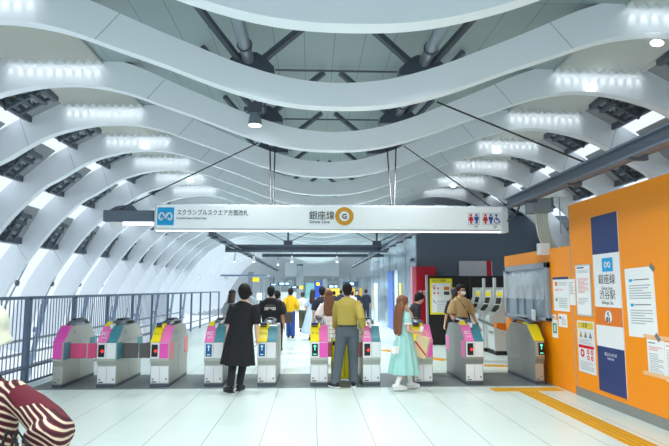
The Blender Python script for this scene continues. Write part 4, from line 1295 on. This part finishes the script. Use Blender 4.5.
# the suitcase he pushes before him
root = empty('suitcase', at_floor(344.5, 9.42), 0, 'bright yellow wheeled suitcase in front of the person in the olive shirt', 'suitcase')
MB().box((-.225, 0, .06), (.225, .28, .74)).build('shell', mat('suitcase yellow', (248, 236, 16), .35), root, bevel=.04, seg=3, smooth=True)
mb = MB()
for x in (-.16, -.08, 0, .08, .16): mb.box((x - .012, -.006, .1), (x + .012, .004, .70))
mb.build('rib_relief', mat('suitcase dark yellow', (214, 198, 8), .4), root)  # raised ribs in a darker yellow than the shell
MB().box((-.228, .13, .05), (.228, .15, .745)).build('zip_band', M_BLACK, root)
for x in (-.21, .13):
    for z in (.1, .64): MB().box((x, -.012, z), (x + .08, .0, z + .07)).build('corner_guard', M_BLACK, root)
for x in (-.17, .17):
    for y in (.05, .23): MB().disc((x - .015, y, .032), .032, (0, 1, 0), (0, 0, 1), 14, depth=.03).build('wheel', M_BLACK, root)
for x in (-.09, .09): MB().tube([(x, .22, .74), (x, .22, .98)], .009, 6).build('handle_rod', M_TUBE, root)
MB().box((-.11, .205, .97), (.11, .235, 1.0)).build('pull_handle', M_BLACK, root, bevel=.006)

# woman in the mint dress
Yp = 8.72
rz = R(-68)
p = Person('person with long brown hair in a mint dress, one arm raised to the hair', at_floor(404, Yp), rz, 1.49, female=True, fl=(-.08, .20, 0), fr=(.07, -.20, .03), yl=.1, yr=-.1, hl=(-.05, .10, 1.50), hr=(.13, .22, 1.05), pl=(0, 1, -.7), pr=(.35, -1, -.3), head=(R(-6), 0), curl=.6)
p.drape(CL_MINT, [(1.46, .058, .058), (1.435, .10, .075), (1.395, .155, .095), (1.3, .165, .115), (1.16, .145, .115), (1.06, .145, .12), (.92, .19, .16), (.7, .235, .21), (.48, .275, .255), (.30, .30, .285)], 'dress', amp=.11, k=10, sleeve=.55, g=.028)
for i in (0, 1): MB().loft([p.S[i].lerp(p.E[i], .53), p.S[i].lerp(p.E[i], .62)], [.080, .082], n=14).build('white_cuff', CL_WHITE, p.o, smooth=True)
p.socks(CL_WHITE, .16); p.shoes(SHOE_W, CL_WHITE); p.face(); p.hair(HAIR_B, long=.98, puff=.02, width=.122)
T_ = Matrix.Translation(p.o.location) @ Matrix.Rotation(rz, 4, 'Z') @ Matrix.Scale(1.49 / 1.7, 4)
# her bags and the slip in her hand
root = empty('handbag', P(395, 353.5, 8.45), R(10), 'small white handbag hanging at the side of the mint dress', 'bag')
root.scale = (.82, .82, .82)
MB().ext([(-.07, -.035, 0), (.07, -.035, 0), (.082, -.035, .125), (-.082, -.035, .125)], (0, .08, 0)).build('pouch', CL_WHITE, root, bevel=.015, smooth=True)
MB().tube([(-.075, 0, .11), (-.03, 0, .22), (.05, .0, .36), (.09, 0, .3), (.075, 0, .11)], .006, 6).build('strap', CL_WHITE, root, smooth=True)
MB().tube([(-.02, -.045, .12), (-.03, -.05, .0), (-.05, -.045, -.06)], .006, 6).build('tassel', CL_WHITE, root)
w = T_ @ p.Wr[1]
root = empty('paper_bag', (w.x + .04, w.y + .05, w.z - .42), R(-32), 'brown paper carrier bag held by the person in the mint dress', 'bag')
root.rotation_euler.y = R(13)
KB = mat('kraft paper', (226, 200, 158), .8)
MB().ext([(-.11, -.05, .02), (.11, -.05, .02), (.11, -.05, .36), (-.11, -.05, .36)], (0, .10, 0)).build('bag_body', KB, root, bevel=.004)
MB().ext([(-.11, -.054, .24), (-.11, -.054, .27), (.11, -.054, .10), (.11, -.054, .07)], (0, .005, 0)).build('red_band', M_RED, root)
for y in (-.05, .05): MB().tube([(-.06, y * .9, .35), (-.05, y, .42), (0, y * .5, .46), (.05, y, .42), (.06, y * .9, .35)], .006, 6).build('bag_handle', KB, root)
o = MB().box((-.028, -.004, -.05), (.028, .004, .05)).build('phone', M_WHITE, bevel=.003); o.location = (w.x + .07, w.y - .01, w.z + .05); o.rotation_euler = (R(15), R(10), 0)
tag(o, 'pale phone in the hand of the person in the mint dress', 'phone')

# man in tan with a mask
Yp = 11.0
p = Person('person in a tan shirt with glasses, white face mask and black shoulder strap', at_floor(462.5, Yp), R(203), 1.70, skin=SKIN2, hl=(-.33, .12, .88), hr=(.24, .16, .90), head=(R(6), R(-6)))
p.shirt(CL_TAN, hem=.84, sleeve=.95, g=.03, loose=.025); p.trousers(CL_NAVY); p.shoes(SHOE_K); p.hair(HAIR_K, puff=.008); p.face()
MB().ell(p.hd((0, .082, 1.548)), (.058, .045, .05), 18, 12, p.HM).build('face_mask', CL_WHITE, p.o, smooth=True)
for sx in (-1, 1):
    c = p.hd((sx * .033, .107, 1.603)); MB().disc(c, .026, p.HM @ V((1, 0, 0)), p.HM @ V((0, 0, 1)), 18, r0=.021, depth=.004).build('glasses_rim', M_BLACK, p.o)
    MB().bar(p.hd((sx * .058, .105, 1.605)), p.hd((sx * .078, .0, 1.60)), .005).build('glasses_temple', M_BLACK, p.o)
MB().bar(p.hd((-.01, .108, 1.605)), p.hd((.01, .108, 1.605)), .005).build('glasses_bridge', M_BLACK, p.o)
MB().loft([(.13, .02, 1.45), (.10, .10, 1.40), (.02, .146, 1.26), (-.08, .15, 1.10), (-.17, .09, .95)], [(.017, .006)] * 5, side=(1, 0, 1), n=8).build('shoulder_strap', M_BLACK, p.o, smooth=True)
MB().loft([(-.04, .075, 1.455), (.0, .085, 1.44), (.04, .075, 1.455)], [.016] * 3, n=8).build('inner_collar', mat('dark blue collar', (40, 44, 90), .8), p.o)
MB().loft([p.Wr[0].lerp(p.E[0], .06), p.Wr[0].lerp(p.E[0], .14)], [.033, .033], n=12).build('wrist_watch', M_BLACK, p.o)
p = Person('person with dark hair standing behind the person in tan, almost hidden', at_floor(456.5, 12.2), R(10), 1.64, female=True, near=False)
p.shirt(CL_BLACK2); p.trousers(CL_BLACK2); p.hair(HAIR_D, long=1.25, puff=.01); p.shoes(SHOE_K); p.face()
# dark haired person beside the mint dress
p = Person('person with black hair and dark clothes passing behind the mint dress', at_floor(410, 10.9), R(-78), 1.53, near=False, head=(0, R(-24)), lean=(0, .20))
p.shirt(CL_BLACK2, sleeve=1.0); p.trousers(CL_BLACK2); p.shoes(SHOE_K); p.hair(HAIR_K, puff=.014); p.face()

# man in the printed black T-shirt
Yp = 11.4
p = Person('person seen from behind in a black T-shirt with a pale printed block on the back', at_floor(270, Yp), R(-3), 1.665, skin=SKIN2, near=True, hl=(-.30, .12, .86), hr=(.28, .10, .85))
p.shirt(CL_BLACK, hem=.80, sleeve=.95, g=.034, loose=.03); p.trousers(CL_BLACK2); p.shoes(SHOE_K); p.hair(HAIR_K, puff=.006)
mb = MB(); rnd = random.Random(4); x = -.115
while x < .11:
    w = rnd.uniform(.016, .034); mb.box((x, -.156, 1.205), (x + w, -.148, 1.27)); x += w + .008
mb.build('printed_letters', mat('pale print', (206, 196, 190), .7), p.o)
MB().box((-.10, -.153, 1.30), (.10, -.146, 1.315)).build('print_line', mat('dim print', (110, 106, 104), .7), p.o)
# black bag behind, dark person
p = Person('person in black with a dark bag behind the printed T-shirt', at_floor(276.5, 14.3), 0, 1.56, female=True, near=False)
p.shirt(CL_BLACK, sleeve=1.4, hem=.75, loose=.03); p.trousers(CL_BLACK2); p.shoes(SHOE_K); p.hair(HAIR_K, puff=.014)
o = MB().box((-.16, -.06, 0), (.16, .06, .28)).build('shoulder_bag', mat('dark brown bag', (66, 58, 58), .6), bevel=.02); o.location = P(286.5, 323, 14.2); tag(o, 'dark bag at the side of the person in black', 'bag')
# grey T-shirt and cap
p = Person('person in a grey T-shirt and black cap behind the black robe', at_floor(230.5, 12.8), R(-8), 1.58, female=True, near=False)
p.shirt(CL_GREYT, sleeve=.9, loose=.02, g=.028); p.trousers(CL_BLACK2); p.shoes(SHOE_K); p.hair(HAIR_D, long=1.4, puff=.004)
MB().ell(p.hd((0, -.005, 1.655)), (.092, .108, .075), 18, 10, p.HM).build('cap', CL_BLACK, p.o, smooth=True)
# mustard sweater
Yp = 18.1
p = Person('person seen from behind in a mustard sweater and blue jeans in the aisle', at_floor(290, Yp), 0, 1.62, female=True, near=False, fl=(-.07, .1, 0), fr=(.08, -.1, 0), hl=(-.24, .1, .95), hr=(.24, .1, .92))
p.shirt(CL_YEL, hem=.9, sleeve=1.6, g=.028, loose=.018, flare=.01); p.trousers(CL_DENIM, wide=.03); p.shoes(SHOE_K); p.hair(HAIR_K, puff=.016)
# white top and dark olive trousers
p = Person('person in a white top and dark olive trousers farther up the aisle', at_floor(302, 20.6), 0, 1.49, female=True, near=False, fl=(-.06, -.1, 0), fr=(.07, .08, 0))
p.shirt(CL_WHITE, hem=.92, sleeve=.7); p.trousers(CL_OLIVED, wide=.03, hem=.16); p.shoes(SHOE_K); p.hair(HAIR_D, puff=.004)
# light blue dress
p = Person('person with long dark hair in a long light blue dress in the aisle', at_floor(312.5, 17.2), R(-12), 1.60, female=True, near=False, hl=(-.22, .1, .95), hr=(.24, .12, 1.0))
p.drape(CL_SKY, [(1.46, .058, .058), (1.435, .10, .075), (1.395, .15, .092), (1.3, .155, .108), (1.1, .13, .105), (.9, .18, .15), (.5, .24, .21), (.22, .29, .26)], 'dress', amp=.08, k=9, shift=(-.1, -.05), sleeve=.9, g=.025)
p.shoes(SHOE_K); p.hair(HAIR_D, long=1.2, puff=.008)
# long brown hair, white blouse, plaid skirt
Yp = 11.6
p = Person('person with long brown hair in a white blouse and pale plaid skirt beyond the gates', at_floor(328.5, Yp), R(3), 1.585, female=True, near=True, hl=(-.24, .05, .88), hr=(.23, .12, .95))
p.shirt(CL_BLUSH, hem=.97, sleeve=.95, g=.032, loose=.03)
p.drape(CL_PLAID, [(1.03, .125, .10), (.98, .15, .12), (.8, .185, .155), (.55, .215, .19), (.36, .235, .21)], 'skirt', amp=.06, k=11)
p.shoes(SHOE_W); p.hair(HAIR_B, long=1.1, puff=.018, width=.108)
o = tag(MB().loft([(-.16, .02, 1.0), (-.13, -.12, 1.15), (.02, -.142, 1.3), (.12, -.05, 1.44)], [(.012, .005)] * 4, side=(1, 0, 1), n=8).build('bag_strap', mat('brown strap', (140, 90, 66), .6), p.o), None)
o = MB().box((-.11, -.06, 0), (.11, .06, .2)).build('shoulder_bag', mat('brown bag', (120, 74, 58), .6), bevel=.02); o.location = P(317.5, 331, 11.5); tag(o, 'small brown bag at the hip of the person in the plaid skirt', 'bag')
p = Person('person with dark hair partly behind the long brown hair', at_floor(322, 13.4), 0, 1.66, near=False)
p.shirt(CL_NAVY, sleeve=.9); p.trousers(CL_NAVY); p.shoes(SHOE_K); p.hair(HAIR_K, puff=.012)
# distant walkers
for px, Y, hh, m, lab in ((334, 27, 1.5, CL_NAVY, 'distant person in dark clothes left of the olive shirt'), (352.5, 25, 1.5, CL_WHITE, 'distant person in white right of the head of the olive shirt'),
                          (357.5, 27, 1.55, CL_NAVY, 'distant person with dark hair beside the grey glass wall'), (366.5, 27.5, 1.58, CL_NAVY, 'distant person in dark clothes near the end of the glass wall'),
                          (341, 30, 1.55, CL_NAVY, 'distant person in dark clothes beyond the olive shirt'), (249, 24, 1.5, CL_GREYT, 'distant person in grey between the black robe and the printed T-shirt')):
    p = Person(lab, at_floor(px, Y), R(180 if px == 357.5 else 0), hh, near=False)
    p.shirt(m, sleeve=1.5); p.trousers(CL_NAVY); p.shoes(SHOE_K); p.hair(HAIR_K, puff=.012)

# person close to the camera at the lower left: striped garment, cream hat
Yp = 2.25
c = P(-17, 322, Yp); hgt = 1.50
w = Matrix.Rotation(R(-8), 3, 'Z') @ (P(22, 474, 2.02) - V((c.x, Yp, 0))) * (1.7 / hgt)
p = Person('person close by in a maroon and cream wavy striped top and cream hat', (c.x, Yp, 0), R(8), hgt, female=True, near=True, hr=tuple(w), pr=(1, 0, -.5), hl=(-.2, .2, .9), head=(R(-10), R(4)))
mg = wave_garment()
s = p; S_, E_, W_ = s.S[1], s.E[1], s.Wr[1]
mb = MB()
rings = [(.70, .20, .15), (.9, .19, .145), (1.1, .175, .135), (1.28, .175, .13), (1.37, .155, .11), (1.42, .10, .09), (1.46, .07, .07)]
mb.loft([s.at((0, 0, z)) for z, a, b in rings], [(a, b) for z, a, b in rings], n=24)
for i, sg in ((1, 1), (0, -1)):
    S_, E_ = s.S[i], s.E[i]
    mb.loft([S_ + V((-sg * .09, 0, -.02)), S_ + V((-sg * .01, 0, -.01)), S_.lerp(E_, .4), S_.lerp(E_, .8), E_ + V((0, 0, -.005)), E_.lerp(s.Wr[i], .28), E_.lerp(s.Wr[i], .5)], [.065, .064, (.07, .085), (.08, .10), (.085, .11), (.085, .115), (.085, .12)], n=18)
mb.build('striped_top', mg, p.o, voxel=.011, it=5)
p.trousers(CL_NAVY); p.shoes(SHOE_K); p.hair(HAIR_D, long=1.38, puff=.004); p.face()
mb = MB(); mb.ell(s.hd((0, -.005, 1.675)), (.112, .126, .112), 28, 16, s.HM); mb.loft([s.hd((0, -.005, 1.665)), s.hd((0, -.005, 1.63)), s.hd((0, -.005, 1.585))], [(.106, .12), (.115, .13), (.132, .148)], n=28)
mb.build('hat', mat('cream knit', (226, 226, 204), .9, noise=.06), p.o, voxel=.008, it=3)
root = empty('carrier_handles', P(12, 452, 2.05), R(0), 'pair of black bag handles hanging over the forearm in the striped top', 'bag'); root['kind'] = 'thing'
for dx in (0, .035):
    MB().tube([(dx - .05, 0, -.12), (dx - .045, 0, .0), (dx - .02, .0, .075), (dx + .015, 0, .03), (dx + .03, 0, -.12)], .007, 8).build('strap', M_BLACK, root, smooth=True)
MB().box((-.14, -.06, -.42), (.14, .08, -.11)).build('bag_body', CL_BLACK, root, bevel=.02)

# ------------------------------------------------------------------ light
wd = bpy.data.worlds.new('world'); SC.world = wd; wd.use_nodes = True
bg = wd.node_tree.nodes['Background']; bg.inputs[0].default_value = (.80, .91, 1.0, 1); bg.inputs[1].default_value = 1.1


def lamp(kind, loc, energy, col=(1, 1, 1), size=.2, rot=None, spot=None, blend=.6):
    d = bpy.data.lights.new('light', kind); o = bpy.data.objects.new('light', d); COL.objects.link(o); o.location = loc
    d.energy = energy; d.color = col
    if kind == 'AREA': d.shape = 'DISK'; d.size = size
    elif kind != 'SUN': d.shadow_soft_size = size
    if spot: d.spot_size = spot; d.spot_blend = blend
    if rot is not None: o.rotation_euler = rot
    return o


COLD = (.93, .98, 1.0)
# spots added under the trough to brighten the hall and gate fronts
for k in range(-4, 22, 2):
    for sg in (-1, 1):
        lamp('SPOT', (XC + sg * 1.3, rib_y(k) - .9, 4.1), 340 if k < 2 else 250 if k < 6 else 420 if k < 12 else 700, COLD, .18, (R(34) if k < 2 else 0, 0, 0), R(96 if k < 2 else 150), .9)
for k in range(2, 9):  # spots added inside the pleats to wash and streak the rib faces
    for sg in (-1, 1):
        for i in range(10):
            x = 1.66 * S + .068 * S * (i + .5) 
            lamp('SPOT', (XC + sg * x, rib_y(k) - .17, H + 1.615 * S + .035), .6, COLD, .015, (R(38), 0, 0), R(96), .8)
            lamp('SPOT', (XC + sg * x, rib_y(k) - .09, H + 1.615 * S + .06), 2.2, COLD, .01, (R(17), 0, 0), R(34), .9)

SC.view_settings.view_transform = 'Standard'; SC.view_settings.look = 'None'; SC.view_settings.gamma = 1; SC.view_settings.use_curve_mapping = False
SC.view_settings.exposure = 0.08
SC.cycles.use_denoising = True
SC.cycles.max_bounces = 6; SC.cycles.diffuse_bounces = 4; SC.cycles.transparent_max_bounces = 12
SC.cycles.sample_clamp_indirect = 6

# ------------------------------------------------------------------ bake lettering and remeshed bodies to plain meshes
bpy.context.view_layer.update()
dg = bpy.context.evaluated_depsgraph_get()
new = [(o, bpy.data.meshes.new_from_object(o.evaluated_get(dg))) for o in TODO_BAKE + TODO_TEXT]
for o, me in new:
    if o.type == 'MESH': o.modifiers.clear(); o.data = me; me.shade_smooth()
    else:
        q = bpy.data.objects.new('lettering', me); COL.objects.link(q); q.parent = o.parent
        q.location, q.rotation_euler, q.scale = o.location, o.rotation_euler, o.scale
        me.materials.clear(); me.materials.append(o.data.materials[0])
        bpy.data.objects.remove(o)
